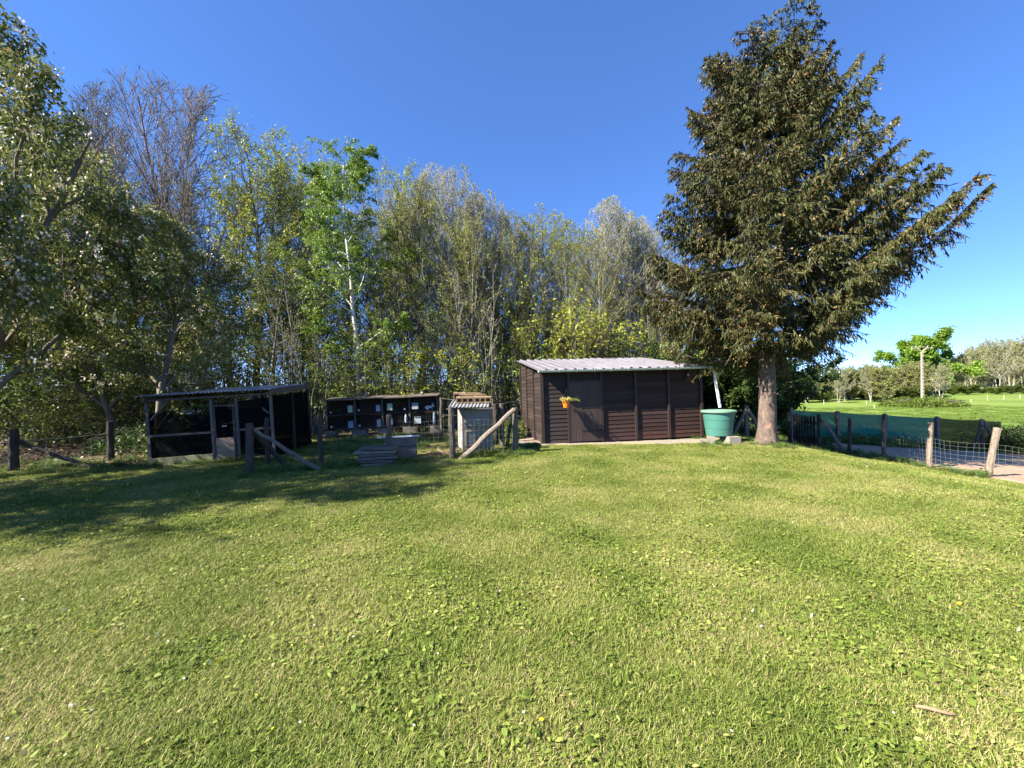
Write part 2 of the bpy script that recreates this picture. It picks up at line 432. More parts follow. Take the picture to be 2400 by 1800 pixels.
def ground_material():
    m, nt, nd, lk, b = new_mat('lawn_turf')
    g = nd.new('ShaderNodeNewGeometry')
    n1 = nd.new('ShaderNodeTexNoise'); n1.inputs['Scale'].default_value = 0.75; n1.inputs['Detail'].default_value = 6
    n2 = nd.new('ShaderNodeTexNoise'); n2.inputs['Scale'].default_value = 14; n2.inputs['Detail'].default_value = 8; n2.inputs['Roughness'].default_value = 0.7
    lk.new(g.outputs['Position'], n1.inputs['Vector']); lk.new(g.outputs['Position'], n2.inputs['Vector'])
    r1 = ramp(nd, [(0.28, (0.055, 0.075, 0.016)), (0.5, (0.085, 0.10, 0.024)), (0.64, (0.13, 0.125, 0.042)), (0.76, (0.24, 0.18, 0.10))])
    lk.new(n1.outputs['Fac'], r1.inputs[0])
    r2 = ramp(nd, [(0.3, (0.55, 0.55, 0.55)), (0.7, (1.25, 1.25, 1.25))])
    lk.new(n2.outputs['Fac'], r2.inputs[0])
    # the field beyond the fence: fresh even green
    n3 = nd.new('ShaderNodeTexNoise'); n3.inputs['Scale'].default_value = 0.16; n3.inputs['Detail'].default_value = 7
    lk.new(g.outputs['Position'], n3.inputs['Vector'])
    r3 = ramp(nd, [(0.3, (0.12, 0.18, 0.035)), (0.55, (0.16, 0.225, 0.045)), (0.75, (0.21, 0.245, 0.07))])
    lk.new(n3.outputs['Fac'], r3.inputs[0])
    sx = nd.new('ShaderNodeSeparateXYZ'); lk.new(g.outputs['Position'], sx.inputs[0])
    a = nd.new('ShaderNodeMapRange'); a.inputs[1].default_value = 14.0; a.inputs[2].default_value = 17.5; lk.new(sx.outputs['Y'], a.inputs[0])
    c = nd.new('ShaderNodeMapRange'); c.inputs[1].default_value = 6.0; c.inputs[2].default_value = 8.5; lk.new(sx.outputs['X'], c.inputs[0])
    mu = nd.new('ShaderNodeMath'); mu.operation = 'MULTIPLY'; lk.new(a.outputs[0], mu.inputs[0]); lk.new(c.outputs[0], mu.inputs[1])
    mx = nd.new('ShaderNodeMixRGB'); lk.new(mu.outputs[0], mx.inputs[0]); lk.new(r1.outputs[0], mx.inputs[1]); lk.new(r3.outputs[0], mx.inputs[2])
    m2 = nd.new('ShaderNodeMixRGB'); m2.blend_type = 'MULTIPLY'; m2.inputs[0].default_value = 1
    lk.new(mx.outputs[0], m2.inputs[1]); lk.new(r2.outputs[0], m2.inputs[2])
    lk.new(m2.outputs[0], b.inputs['Base Color'])
    b.inputs['Roughness'].default_value = 0.9; b.inputs['Specular IOR Level'].default_value = 0.1
    bp = nd.new('ShaderNodeBump'); bp.inputs['Strength'].default_value = 0.6; bp.inputs['Distance'].default_value = 0.03
    lk.new(n2.outputs['Fac'], bp.inputs['Height']); lk.new(bp.outputs[0], b.inputs['Normal'])
    return m
M['turf'] = ground_material()
M['sand'] = surf('sandy_soil', (0.36, 0.245, 0.165), (0.28, 0.19, 0.125), 2.2, rough=0.95, bump=0.5, detail=10, coords='World', stain=((0.24, 0.16, 0.10), 1.2, 0.56))
M['gravel'] = surf('gravel', (0.30, 0.255, 0.21), (0.19, 0.16, 0.125), 22, rough=0.95, bump=0.8, detail=10, coords='World', stain=((0.34, 0.25, 0.16), 1.6, 0.5))
M['litter'] = surf('leaf_litter', (0.05, 0.032, 0.02), (0.11, 0.074, 0.046), 9, rough=0.95, bump=0.8, detail=10, coords='World', stain=((0.06, 0.075, 0.022), 1.1, 0.52))
M['bare_soil'] = surf('bare_soil', (0.16, 0.105, 0.065), (0.24, 0.16, 0.10), 6, rough=0.95, bump=0.6, detail=10, coords='World')

def axis(lo, hi, step, far):
    a = np.arange(lo, hi + 1e-6, step)
    out = lo - np.geomspace(step * 1.5, far, 26)
    out2 = hi + np.geomspace(step * 1.5, far, 26)
    return np.concatenate([out[::-1], a, out2])
gx = axis(-18, 24, 0.3, 700); gy = axis(-8, 34, 0.3, 700)
XX, YY = np.meshgrid(gx, gy)
ZZ = T(XX, YY)
idx = np.arange(XX.size).reshape(XX.shape)
F = np.stack([idx[:-1, :-1], idx[:-1, 1:], idx[1:, 1:], idx[1:, :-1]], axis=-1).reshape(-1, 4)
ground = put('ground', npmesh('ground', [(np.stack([XX, YY, ZZ], -1).reshape(-1, 3), F)], M['turf'], smooth=True))
tag(ground, 'mown garden lawn running on into the green field', 'ground', kind='structure')

def patch_sheet(name, A, B, nu, nv, lift, mat, label, seed=0, rag=0.15):
    """sheet between two edge polylines A and B, ragged edges, laid on the terrain"""
    rg = np.random.default_rng(seed)
    A = np.array(A, float); B = np.array(B, float)
    def res(Pn):
        d = np.r_[0, np.cumsum(np.linalg.norm(np.diff(Pn, axis=0), axis=1))]
        u = np.linspace(0, d[-1], nu)
        return np.stack([np.interp(u, d, Pn[:, 0]), np.interp(u, d, Pn[:, 1])], 1)
    A, B = res(A), res(B)
    def wob(n):
        w = rg.normal(size=n)
        k = np.ones(3) / 3
        return np.convolve(w, k, 'same')
    A = A + np.stack([wob(nu), wob(nu)], 1) * rag; B = B + np.stack([wob(nu), wob(nu)], 1) * rag
    v = np.linspace(0, 1, nv)[None, :, None]
    G = A[:, None, :] * (1 - v) + B[:, None, :] * v
    e = wob(nv)[None, :] * rag
    G[0, :, :] += e[0][:, None] * 0.7; G[-1, :, :] += e[0][:, None] * 0.7
    edge = np.minimum(np.minimum(np.arange(nu), np.arange(nu)[::-1])[:, None], np.minimum(np.arange(nv), np.arange(nv)[::-1])[None, :])
    z = T(G[..., 0], G[..., 1]) + np.where(edge == 0, -0.03, lift) + np.where(edge > 0, rg.normal(size=edge.shape) * 0.004, 0)
    V = np.concatenate([G, z[..., None]], -1).reshape(-1, 3)
    ii = np.arange(nu * nv).reshape(nu, nv)
    F = np.stack([ii[:-1, :-1], ii[1:, :-1], ii[1:, 1:], ii[:-1, 1:]], -1).reshape(-1, 4)
    a, b_, c_ = V[F[0, 0]], V[F[0, 1]], V[F[0, 2]]
    if np.cross(b_ - a, c_ - a)[2] < 0: F = F[:, ::-1]
    o = put(name, npmesh(name, [(V, F)], mat, smooth=True))
    return tag(o, label, 'ground', kind='structure')

SA = R(8.5)
def shedw(lx, ly): return (0.90 + lx * math.cos(SA) - ly * math.sin(SA), 11.65 + lx * math.sin(SA) + ly * math.cos(SA))
patch_sheet('gravel_path', [shedw(-0.9, 3.4), shedw(-0.75, 0.1), shedw(-0.2, -0.28), shedw(1.8, -0.36), shedw(3.2, -0.62), shedw(4.4, -0.95), shedw(5.6, -1.0), shedw(6.2, -0.7)],
            [shedw(0.15, 3.4), shedw(0.15, 0.4), shedw(0.3, 0.2), shedw(1.8, 0.2), shedw(3.2, 0.2), shedw(4.4, 0.2), shedw(5.6, 0.3), shedw(6.1, 0.3)], 90, 12, 0.02, M['gravel'], 'gravel strip along the foot of the brown shed', 3, 0.09)
patch_sheet('sandy_pen', [(10.25, 5.0), (10.35, 8.0), (10.3, 10.5), (10.2, 13.2), (10.4, 15.6)], [(21.5, 4.0), (21.5, 8.0), (21.5, 11.0), (20.5, 13.5), (19.6, 15.6)], 70, 70, 0.02, M['sand'], 'bare sandy soil inside the fenced pen', 5, 0.12)
patch_sheet('forest_floor', [(-26, 9.6), (-12.5, 9.3), (-10.0, 9.2), (-8.9, 9.6), (-8.6, 12.8), (-7.4, 14.6), (-2.5, 15.5), (0.2, 16.2), (6.4, 16.6)], [(-26, 30), (-18, 31), (-12, 31), (-8, 31), (-4, 31), (0, 31), (3, 30), (5, 29), (8.0, 28)], 110, 60, 0.02, M['litter'], 'brown leaf litter on the ground under the wood', 7, 0.25)
patch_sheet('soil_patch', [(-9.4, 8.75), (-8.2, 8.9), (-6.9, 9.25)], [(-8.4, 9.3), (-7.4, 9.5), (-6.6, 9.65)], 24, 8, 0.012, M['gravel'], 'strip of bare gravelly soil before the aviary', 8, 0.08)
patch_sheet('worn_soil', [(6.2, 10.9), (6.6, 10.6), (7.4, 10.45), (8.0, 10.7)], [(6.4, 12.1), (6.8, 12.0), (7.5, 11.9), (7.9, 11.6)], 24, 14, 0.012, M['bare_soil'], 'bare soil round the foot of the spruce', 9, 0.07)
patch_sheet('trodden_soil', [(-2.6, 10.2), (-1.9, 10.1), (-1.5, 10.3)], [(-2.4, 15.0), (-1.6, 14.6), (-0.6, 13.5)], 30, 14, 0.012, M['bare_soil'], 'trodden bare soil beside the metal cabinet', 10, 0.12)

# ------------------------------------------------------------------ shed
W, D = 5.1, 3.6
shed = thing('garden_shed', 'dark brown clapboard garden shed with sloping grey ribbed roof', 'shed', (0.90, 11.65, 0.0), (0, R(-0.8), SA))
def clap(L, mat, name='board'):
    h = 0.122
    mb = MB()
    vs = [(0, 0, 0), (L, 0, 0), (L, -0.028, 0), (0, -0.028, 0), (0, 0, h), (L, 0, h), (L, -0.010, h), (0, -0.010, h), (0, -0.024, 0.014), (L, -0.024, 0.014)]
    mb.add(vs, [(0, 1, 2, 3), (3, 2, 9, 8), (8, 9, 6, 7), (7, 6, 5, 4), (4, 5, 1, 0), (0, 3, 8, 7, 4), (1, 5, 6, 9, 2)])
    return mb.mesh(name, mat)
rs = random.Random(4)
HF = 2.15
bat = [0.0, 0.80, 1.83, 2.92, 4.00, W]
board_cache = {}
def board(parent, L, mat, loc, rot):
    k = (round(L, 3), mat.name)
    if k not in board_cache: board_cache[k] = clap(L, mat)
    return put('board', board_cache[k], parent, loc, (rot[0] + rs.gauss(0, 0.004), rot[1] + rs.gauss(0, 0.0015), rot[2]))
front = put('front_wall', MB().box((W / 2, 0.05, HF / 2), (W - 0.06, 0.04, HF)).mesh('front_wall', M['shed_post']), shed)
for pnl in range(5):
    x0, x1 = bat[pnl] + 0.035, bat[pnl + 1] - 0.035
    for i in range(17):
        z = 0.03 + i * 0.1235
        if pnl == 1 and z < 1.80: continue
        m = M['shed'] if pnl < 2 else M['shed_red']
        if pnl >= 3 and i < 2: m = M['shed_worn']
        board(front, x1 - x0, m, (x0, 0.03, z), (0, 0, 0))
for x in bat:
    w = 0.07 if 0 < x < W else 0.085
    MB().box((x, -0.012, HF / 2 + 0.01), (w, 0.075, HF - 0.02)).build('batten', M['shed_post'], front)
left = put('left_wall', MB().add([(0.05, 0.05, 0), (0.05, D, 0), (0.05, D, 2.68), (0.05, 0.05, HF), (0.09, 0.05, 0), (0.09, D, 0), (0.09, D, 2.68), (0.09, 0.05, HF)],
           [(0, 3, 2, 1), (4, 5, 6, 7), (0, 1, 5, 4), (1, 2, 6, 5), (2, 3, 7, 6), (3, 0, 4, 7)]).mesh('left_wall', M['shed_post']), shed)
lb = [0.0, 1.2, 2.4, D]
for k in range(3):
    y0, y1 = lb[k] + 0.03, lb[k + 1] - 0.03
    for i in range(21):
        z = 0.03 + i * 0.1235
        top = HF + 0.148 * y0
        if z + 0.122 > top + 0.07: continue
        board(left, y1 - y0, M['shed'], (0.04, y1, z), (0, 0, R(-90)))
for y in lb[1:]:
    MB().box((-0.0, y, (HF + 0.14 * y) / 2), (0.05, 0.06, HF + 0.14 * y)).build('batten', M['shed_post'], left)
for nm, vs in (('right_wall', [(W, 0.05, 0), (W, D, 0), (W, D, 2.68), (W, 0.05, HF)]), ):
    mb = MB().add([(x, y, z) for x, y, z in vs] + [(x - 0.05, y, z) for x, y, z in vs], [(0, 1, 2, 3), (7, 6, 5, 4), (0, 4, 5, 1), (1, 5, 6, 2), (2, 6, 7, 3), (3, 7, 4, 0)])
    rw = mb.build(nm, M['shed_post'], shed)
    for i in range(21):
        z = 0.03 + i * 0.1235
        ym = max(0.0, (z + 0.07 - HF) / 0.148)
        if ym < D - 0.3: board(rw, round(D - ym - 0.05, 3), M['shed_red'], (W - 0.01, ym + 0.03, z), (0, 0, R(90)))
MB().box((W / 2, D, 1.34), (W - 0.1, 0.05, 2.68)).build('back_wall', M['shed_post'], shed)
# door
door = put('door', MB().box(((0.835 + 1.795) / 2, 0.0, 0.93), (0.95, 0.03, 1.74)).mesh('door', M['door']), shed)
pw = 0.96 / 11
plank = MB().box((0, 0, 0), (pw - 0.006, 0.024, 1.75)).mesh('plank', M['door'])
for i in range(11):
    put('plank', plank, door, (0.835 + pw * (i + 0.5), -0.028 - rs.uniform(0, 0.003), 0.93))
for z in (0.36, 1.05):
    h = MB().box((1.50, -0.046, z), (0.62, 0.008, 0.035)).box((1.80, -0.053, z - 0.02), (0.035, 0.02, 0.12)).build('hinge', M['iron'], door)
MB().tube([(0.885, -0.04, 1.0), (0.885, -0.075, 1.0), (0.885, -0.075, 1.1), (0.885, -0.04, 1.1)], 0.008, 6).build('handle', M['iron'], door)
MB().box((1.315, -0.02, 1.83), (1.03, 0.06, 0.05)).build('door_lintel', M['shed_post'], shed)
# plant bracket and small light
MB().tube([(0.70, 0.0, 1.62), (0.70, -0.30, 1.62), (0.62, -0.32, 1.62)], 0.008, 6).box((0.72, -0.035, 1.62), (0.04, 0.02, 0.16)).build('plant_bracket', M['iron'], shed)
MB().box((0.62, -0.03, 1.33), (0.035, 0.03, 0.1)).box((0.62, -0.045, 1.38), (0.02, 0.03, 0.03)).build('latch_hook', M['pale_grey'], shed)
lamp = MB().lathe([(0.075, 0), (0.075, 0.02), (0.06, 0.03), (0.058, 0.07), (0.045, 0.085)], 14).build('wall_lamp', M['iron'], shed, True, loc=(4.62, -0.03, 1.95), rot=(R(90), 0, 0))
MB().lathe([(0.04, 0.086), (0.035, 0.10), (0.015, 0.108)], 12).build('lamp_glass', M['pale_grey'], lamp, True)
# roof
roof = put('roof', MB().add([(-0.05, -0.05, 2.165), (W + 0.05, -0.05, 2.165), (W + 0.05, D + 0.1, 2.165 + 0.148 * (D + 0.15)), (-0.05, D + 0.1, 2.165 + 0.148 * (D + 0.15)),
                             (-0.05, -0.05, 2.195), (W + 0.05, -0.05, 2.195), (W + 0.05, D + 0.1, 2.195 + 0.148 * (D + 0.15)), (-0.05, D + 0.1, 2.195 + 0.148 * (D + 0.15))],
           [(0, 3, 2, 1), (4, 5, 6, 7), (0, 1, 5, 4), (1, 2, 6, 5), (2, 3, 7, 6), (3, 0, 4, 7)]).mesh('roof', M['shed_post']), shed)
def ribbed(width, length, pitch, flat, slope, top, h, mat, name, thick=0.004):
    xs, zs = [], []
    x = 0.0
    while x < width - 1e-6:
        for dx, z in ((0, 0), (flat, 0), (flat + slope, h), (flat + slope + top, h)):
            if x + dx <= width: xs.append(x + dx); zs.append(z)
        x += pitch
    xs.append(width); zs.append(0)
    n = len(xs)
    v = [(xs[i], y, zs[i] + dz) for dz in (0, thick) for y in (0, length) for i in range(n)]
    f = []
    for i in range(n - 1):
        f.append((i, n + i, n + i + 1, i + 1)); f.append((2 * n + i, 2 * n + i + 1, 3 * n + i + 1, 3 * n + i))
        f.append((i, i + 1, 2 * n + i + 1, 2 * n + i)); f.append((n + i, 3 * n + i, 3 * n + i + 1, n + i + 1))
    f.append((0, 2 * n, 3 * n, n)); f.append((n - 1, 2 * n - 1, 4 * n - 1, 3 * n - 1))
    return MB().add(v, f).mesh(name, mat)
sheet = ribbed(0.92, 2.2, 0.287, 0.150, 0.035, 0.062, 0.045, M['roof'], 'roof_sheet')
rslope = math.atan(0.148)
for row in (1, 0):
    for k in range(6):
        y0 = -0.34 + row * 2.0
        put('roof_sheet', sheet, roof, (-0.14 + k * 0.861, y0, 2.212 + 0.148 * y0 + row * 0.004 + (k % 2) * 0.005 + rs.uniform(0, 0.006)), (rslope + rs.uniform(-0.003, 0.003), 0, rs.uniform(-0.004, 0.004)))
# gutter
gm = MB()
n = 9
L0, L1 = -0.17, W + 0.30
prof = [(0.065 * math.cos(math.pi + math.pi * i / (n - 1)), 0.065 * math.sin(math.pi + math.pi * i / (n - 1))) for i in range(n)]
pin = [(0.058 * math.cos(math.pi + math.pi * i / (n - 1)), 0.058 * math.sin(math.pi + math.pi * i / (n - 1))) for i in range(n)]
allp = prof + pin[::-1]
m2 = len(allp)
gm.add([(x, y, z) for x in (L0, L1) for y, z in allp], [(i, (i + 1) % m2, m2 + (i + 1) % m2, m2 + i) for i in range(m2)] + [tuple(range(n)), tuple(m2 + i for i in range(n - 1, -1, -1))])
gut = gm.build('gutter', M['gutter'], roof, loc=(0, -0.375, 2.18))
clip = MB().add([(x, y * 1.12, z * 1.12) for x in (-0.014, 0.014) for y, z in prof], [(i, i + 1, n + i + 1, n + i) for i in range(n - 1)]).box((0, -0.074, 0.012), (0.03, 0.012, 0.03)).mesh('gutter_clip', M['white'])
for k in range(10): put('gutter_clip', clip, roof, (0.45 + k * 0.52, -0.375, 2.18))
MB().tube([(W + 0.20, -0.38, 2.13), (W + 0.20, -0.39, 2.05), (W + 0.245, -0.56, 0.93)], 0.042, 10).build('downpipe', M['white'], roof, True)

# ------------------------------------------------------------------ hanging pot
px_, py_ = shedw(0.62, -0.32)
pot = thing('hanging_flower_pot', 'orange hanging pot with yellowing plant on the shed front', 'flower pot', (px_, py_, 1.10), (0, 0, 0))
MB().lathe([(0.075, 0), (0.105, 0.16), (0.118, 0.165), (0.118, 0.19), (0.105, 0.19), (0.10, 0.15), (0.07, 0.02)], 18).build('pot', M['orange'], pot, True)
for k in range(3):
    a = 2 * math.pi * k / 3 + 0.4
    MB().tube([(0.11 * math.cos(a), 0.11 * math.sin(a), 0.18), (0, 0, 0.535)], 0.004, 4).build('hanger', M['iron'], pot)
rg = np.random.default_rng(11)
N = 150
az = rg.uniform(0, 2 * np.pi, N); rr = rg.uniform(0, 0.08, N)
Pp = np.stack([rr * np.cos(az), rr * np.sin(az), np.full(N, 0.17)], 1)
Dd = np.stack([np.cos(az) * rg.uniform(0.1, 1, N), np.sin(az) * rg.uniform(0.1, 1, N), rg.uniform(0.25, 1.2, N)], 1)
V1, F1 = np_leaves(Pp, Dd, rg.uniform(0.10, 0.21, N), rg, 0.22, 0.15)
put('plant', npmesh('plant', [(V1, F1)], M['pot_plant'], [np.repeat(rg.uniform(0, 1, N), 4)]), pot)
br = MB()
for k in range(9):
    a = rs.uniform(-0.4, 0.4); br.tube([(0.05, 0, 0.19), (0.16, 0.02 * k - 0.08, 0.20 + 0.01 * k), (0.30 + 0.012 * k, a * 0.3, 0.22 + rs.uniform(-0.05, 0.08))], 0.004, 4)
br.build('stem', M['pot_plant'], pot)

# ------------------------------------------------------------------ water tank on blocks
tx, ty = 5.98, 11.45
tz = Tz(tx, ty)
BT = tz + 0.215
tank = thing('water_tank', 'round green plastic rainwater tank with a flat lid', 'water tank', (tx, ty, BT), scale=(0.95, 0.95, 0.97))
MB().lathe([(0.345, 0), (0.36, 0.01), (0.385, 0.20), (0.378, 0.205), (0.378, 0.213), (0.389, 0.22), (0.412, 0.44), (0.405, 0.445), (0.405, 0.453), (0.417, 0.46), (0.440, 0.665), (0.44, 0.69)], 40).build('body', M['tank'], tank, True)
lid = MB().lathe([(0.455, 0.685), (0.492, 0.685), (0.50, 0.70), (0.497, 0.735), (0.475, 0.75), (0.43, 0.755), (0.425, 0.748), (0.2, 0.752)], 40).build('lid', M['tank_lid'], tank, True)
def hollow_block(name, label, loc, rot, group, dims=(0.40, 0.20, 0.20), cells=2, mat='concrete', cat='concrete block'):
    """block with open cells along its y axis"""
    lx, ly, lz = dims
    b = thing(name, label, cat, loc, rot, group)
    t = 0.032
    mb = MB()
    mb.box((0, 0, t / 2), (lx, ly, t)).box((0, 0, lz - t / 2), (lx, ly, t))
    for i in range(cells + 1):
        x = -lx / 2 + t / 2 + i * (lx - t) / cells
        mb.box((x, 0, lz / 2), (t, ly - 0.001, lz - 2 * t))
    mb.build('shell', M[mat], b)
    MB().box((0, ly * 0.15, lz / 2), (lx - 0.05, 0.02, lz - 2 * t)).build('web', M[mat], b)
    return b
def solid_block(name, label, loc, rot, dims, mat, cat, group=None):
    lx, ly, lz = dims
    c = 0.008
    mb = MB()
    vs = [(sx * (lx / 2 - (c if zz else 0)), sy * (ly / 2 - (c if zz else 0)), z) for z, zz in ((0, 1), (c, 0), (lz - c, 0), (lz, 1)) for sx, sy in ((-1, -1), (1, -1), (1, 1), (-1, 1))]
    fs = [(3, 2, 1, 0), (12, 13, 14, 15)]
    for k in range(3):
        for i in range(4): fs.append((k * 4 + i, k * 4 + (i + 1) % 4, k * 4 + 4 + (i + 1) % 4, k * 4 + 4 + i))
    o = put(name, mb.add(vs, fs).mesh(name, mat), None, loc, rot)
    return tag(o, label, cat, group)
solid_block('concrete_block', 'pale concrete block under the green tank, clear of the shed', (tx + 0.20, ty - 0.22, BT - 0.215), (0, 0, R(6)), (0.34, 0.46, 0.215), M['concrete'], 'concrete block')
hollow_block('concrete_block', 'hollow concrete block under the green tank, against the shed corner', (tx - 0.25, ty - 0.02, BT - 0.215), (0, 0, R(66)), None, (0.5, 0.2, 0.215))

# ------------------------------------------------------------------ concrete tripod post and screened fence
def braced_post(parent, x, y, zt, braces=True, r=0.06):
    z0 = Tz(x, y)
    MB().box((x, y, (zt + z0 - 0.2) / 2), (0.11, 0.11, zt - z0 + 0.2)).add([(x - 0.055, y - 0.055, zt), (x + 0.055, y - 0.055, zt), (x + 0.055, y + 0.055, zt), (x - 0.055, y + 0.055, zt), (x, y, zt + 0.04)], [(0, 1, 4), (1, 2, 4), (2, 3, 4), (3, 0, 4)]).build('post', M['concrete_dark'], parent)
    if braces:
        for s in (-1, 1):
            MB().bar((x + s * 0.04, y - 0.06, zt - 0.10), (x + s * 0.58, y - 0.16, Tz(x + s * 0.58, y) + -0.02), 0.075, 0.085).build('brace', M['concrete_dark'], parent)
tp = thing('braced_post', 'concrete fence post with two slanting braces beside the spruce trunk', 'fence post', (0, 0, 0))
braced_post(tp, 8.0, 13.5, 0.95)
scr = thing('screened_fence', 'concrete post fence hung with dark green windbreak cloth', 'fence', (0, 0, 0))
SX = [11.24, 13.1, 15.0, 17.1, 18.9, 19.8]
def scr_top(x): return 0.66 + (x - 11.24) * (0.03 - 0.66) / (19.8 - 11.24)
for i, x in enumerate(SX[:5]): braced_post(scr, x, 15.9, scr_top(x) + 0.03, i == 4)
rg = np.random.default_rng(5)
for i in range(5):
    nx, nz = 24, 10
    xs = np.linspace(SX[i], SX[i + 1], nx); us = np.linspace(0, 1, nz)
    V = []
    for u in us:
        for x in xs:
            t = (x - SX[i]) / (SX[i + 1] - SX[i])
            zt = scr_top(x) - 0.025 * math.sin(math.pi * t)
            zb = Tz(x, 16) - 0.03
            V.append((x, 16.0 + 0.03 * math.sin(t * 7 + u * 5 + i) * math.sin(math.pi * t) + 0.012 * rg.normal() * (0 < t < 1), zb + (zt - zb) * u))
    ii = np.arange(nx * nz).reshape(nz, nx)
    Fq = np.stack([ii[:-1, :-1], ii[:-1, 1:], ii[1:, 1:], ii[1:, :-1]], -1).reshape(-1, 4)
    put('screen_cloth', npmesh('screen_cloth', [(np.array(V), Fq)], M['screen'] if i < 3 else M['screen_dark'], smooth=True), scr, label=None if i < 3 else 'blackish cloth grown through with ivy')

# ------------------------------------------------------------------ wire netting helper
def netting(parent, p0, p1, z0a, z0b, h, cell=(0.10, 0.10), r=0.0016, sag=0.02, seed=0, name='wire_netting'):
    rg = np.random.default_rng(seed)
    p0 = np.array(p0, float); p1 = np.array(p1, float)
    L = np.linalg.norm(p1 - p0)
    nx = max(2, int(L / cell[0])); nz = max(2, int(h / cell[1]))
    G = np.zeros((nx + 1, nz + 1, 3))
    nrm = np.array([-(p1 - p0)[1], (p1 - p0)[0]]) / L
    ph = rg.uniform(0, 6)
    for i in range(nx + 1):
        t = i / nx
        for j in range(nz + 1):
            u = j / nz
            off = 0.05 * math.sin(ph + t * 6 + u * 2) * math.sin(math.pi * t) * 0.6
            lean = 0.05 * math.sin(t * 9 + ph) * u * math.sin(math.pi * t)
            xy = p0 + (p1 - p0) * t + nrm * off + (p1 - p0) / L * lean
            G[i, j] = (xy[0], xy[1], z0a + (z0b - z0a) * t + u * (h - sag * math.sin(math.pi * t) * 2.0))
    S = [(G[i, j], G[i, j + 1]) for i in range(nx + 1) for j in range(nz)] + [(G[i, j], G[i + 1, j]) for i in range(nx) for j in range(nz + 1)]
    A = np.array([s[0] for s in S]); B = np.array([s[1] for s in S])
    rr = np.full(len(A), r)
    return put(name, npmesh(name, [np_tubes(A, B, rr, rr, 3)], M['wire']), parent)

# ------------------------------------------------------------------ pen fence of wooden posts
rp = random.Random(21)
pen = thing('pen_fence', 'wire netting fence on bleached wooden posts along the sandy pen', 'fence', (0, 0, 0))
PP = [((10.22, 12.0), (10.25, 12.0, 0.60), 'bark_dark', 0.045), ((10.70, 11.4), (10.72, 11.4, 0.58), 'bark_post', 0.048), ((10.32, 9.8), (10.38, 9.8, 0.64), 'bark_pale', 0.052), ((10.46, 8.75), (10.75, 8.75, 0.60), 'bark_pale', 0.06)]
for (x, y), top, m, r in PP:
    MB().log((x - 0.01, y, Tz(x, y) - 0.25), top, r * 1.08, r, rp, 9, 8, 0.10, 0.006).build('post', M[m], pen)
MB().log((10.15, 13.1, Tz(10.15, 13.1) - 0.25), (10.17, 13.1, 0.66), 0.06, 0.055, rp).build('post', M['bark_dark'], pen)
MB().log((10.22, 12.08, Tz(10.2, 12.1) - 0.05), (10.16, 13.0, 0.52), 0.06, 0.05, rp, 8, 8, 0.12, 0.01).build('brace', M['bark_pale'], pen, label='mottled slanting brace')
netting(pen, (10.70, 11.4), (10.34, 9.8), Tz(10.7, 11.4), Tz(10.34, 9.8), 0.72, seed=1)
netting(pen, (10.34, 9.8), (10.6, 8.75), Tz(10.34, 9.8), Tz(10.6, 8.75), 0.74, seed=2)
netting(pen, (10.6, 8.75), (10.9, 7.0), Tz(10.6, 8.75), Tz(10.9, 7.0), 0.74, seed=3)
MB().log((10.9, 7.0, Tz(10.9, 7.0) - 0.25), (10.95, 7.0, 0.62), 0.06, 0.055, rp).build('post', M['bark_pale'], pen)
# picket gate
gate = thing('picket_gate', 'dark wooden picket gate with rounded tops before the green screen', 'gate', (10.18, 14.36, Tz(10.2, 14.0)), (0, 0, R(-90)))
gl = 1.08
pk = MB()
nseg = 6
prof = [(-0.042, 0.0), (0.042, 0.0), (0.042, 0.90)] + [(0.042 * math.cos(math.pi * k / nseg), 0.90 + 0.05 * math.sin(math.pi * k / nseg)) for k in range(1, nseg)] + [(-0.042, 0.90)]
nn = len(prof)
pk.add([(x, y, z) for y in (0, 0.02) for x, z in prof], [tuple(range(nn)), tuple(range(2 * nn - 1, nn - 1, -1))] + [(i, nn + i, nn + (i + 1) % nn, (i + 1) % nn) for i in range(nn)])
pkm = pk.mesh('picket', M['bark_dark'])
for k in range(8): put('picket', pkm, gate, (0.07 + k * (gl - 0.14) / 7, 0.0, 0.08 + rp.uniform(-0.01, 0.01)), (0, rp.uniform(-0.01, 0.01), 0))
for z in (0.25, 0.80): MB().box((gl / 2, 0.045, z), (gl, 0.04, 0.08)).build('rail', M['bark_dark'], gate)
MB().bar((0.06, 0.045, 0.30), (gl - 0.06, 0.045, 0.76), 0.07, 0.035).build('diagonal_brace', M['bark_dark'], gate)
gp = MB().log((10.15, 14.45, Tz(10.15, 14.45) - 0.25), (10.16, 14.45, 0.66), 0.07, 0.065, rp).build('gate_post', M['bark_dark'])
tag(gp, 'dark wooden post carrying the hinged side of the picket gate', 'gate post')

# ------------------------------------------------------------------ wooden posts and braces left of the shed
wf = thing('wire_fence', 'low wire fence on grey wooden posts before the rabbit hutch', 'fence', (0, 0, 0))
def post(parent, x, y, h, r, m='bark_post', dx=0.0, dy=0.0):
    z = Tz(x, y)
    return MB().log((x, y, z - 0.3), (x + dx, y + dy, z + h), r * 1.08, r * 0.95, rp, 9, 8, 0.1, 0.008).build('post', M[m], parent)
post(wf, -5.37, 8.05, 1.04, 0.075, 'bark_dark')
post(wf, -4.37, 8.98, 1.04, 0.055, 'bark_dark', -0.02)
post(wf, -2.93, 9.35, 1.10, 0.065, 'bark_post')
post(wf, -1.45, 9.51, 1.24, 0.072, 'bark_post', -0.03)
post(wf, 0.07, 9.99, 1.16, 0.075, 'bark_post')
MB().log((-5.28, 8.08, 0.90), (-4.05, 8.28, Tz(-4.1, 8.3) + 0.02), 0.038, 0.045, rp, 8, 8, 0.12, 0.01).build('brace', M['bark_post'], wf)
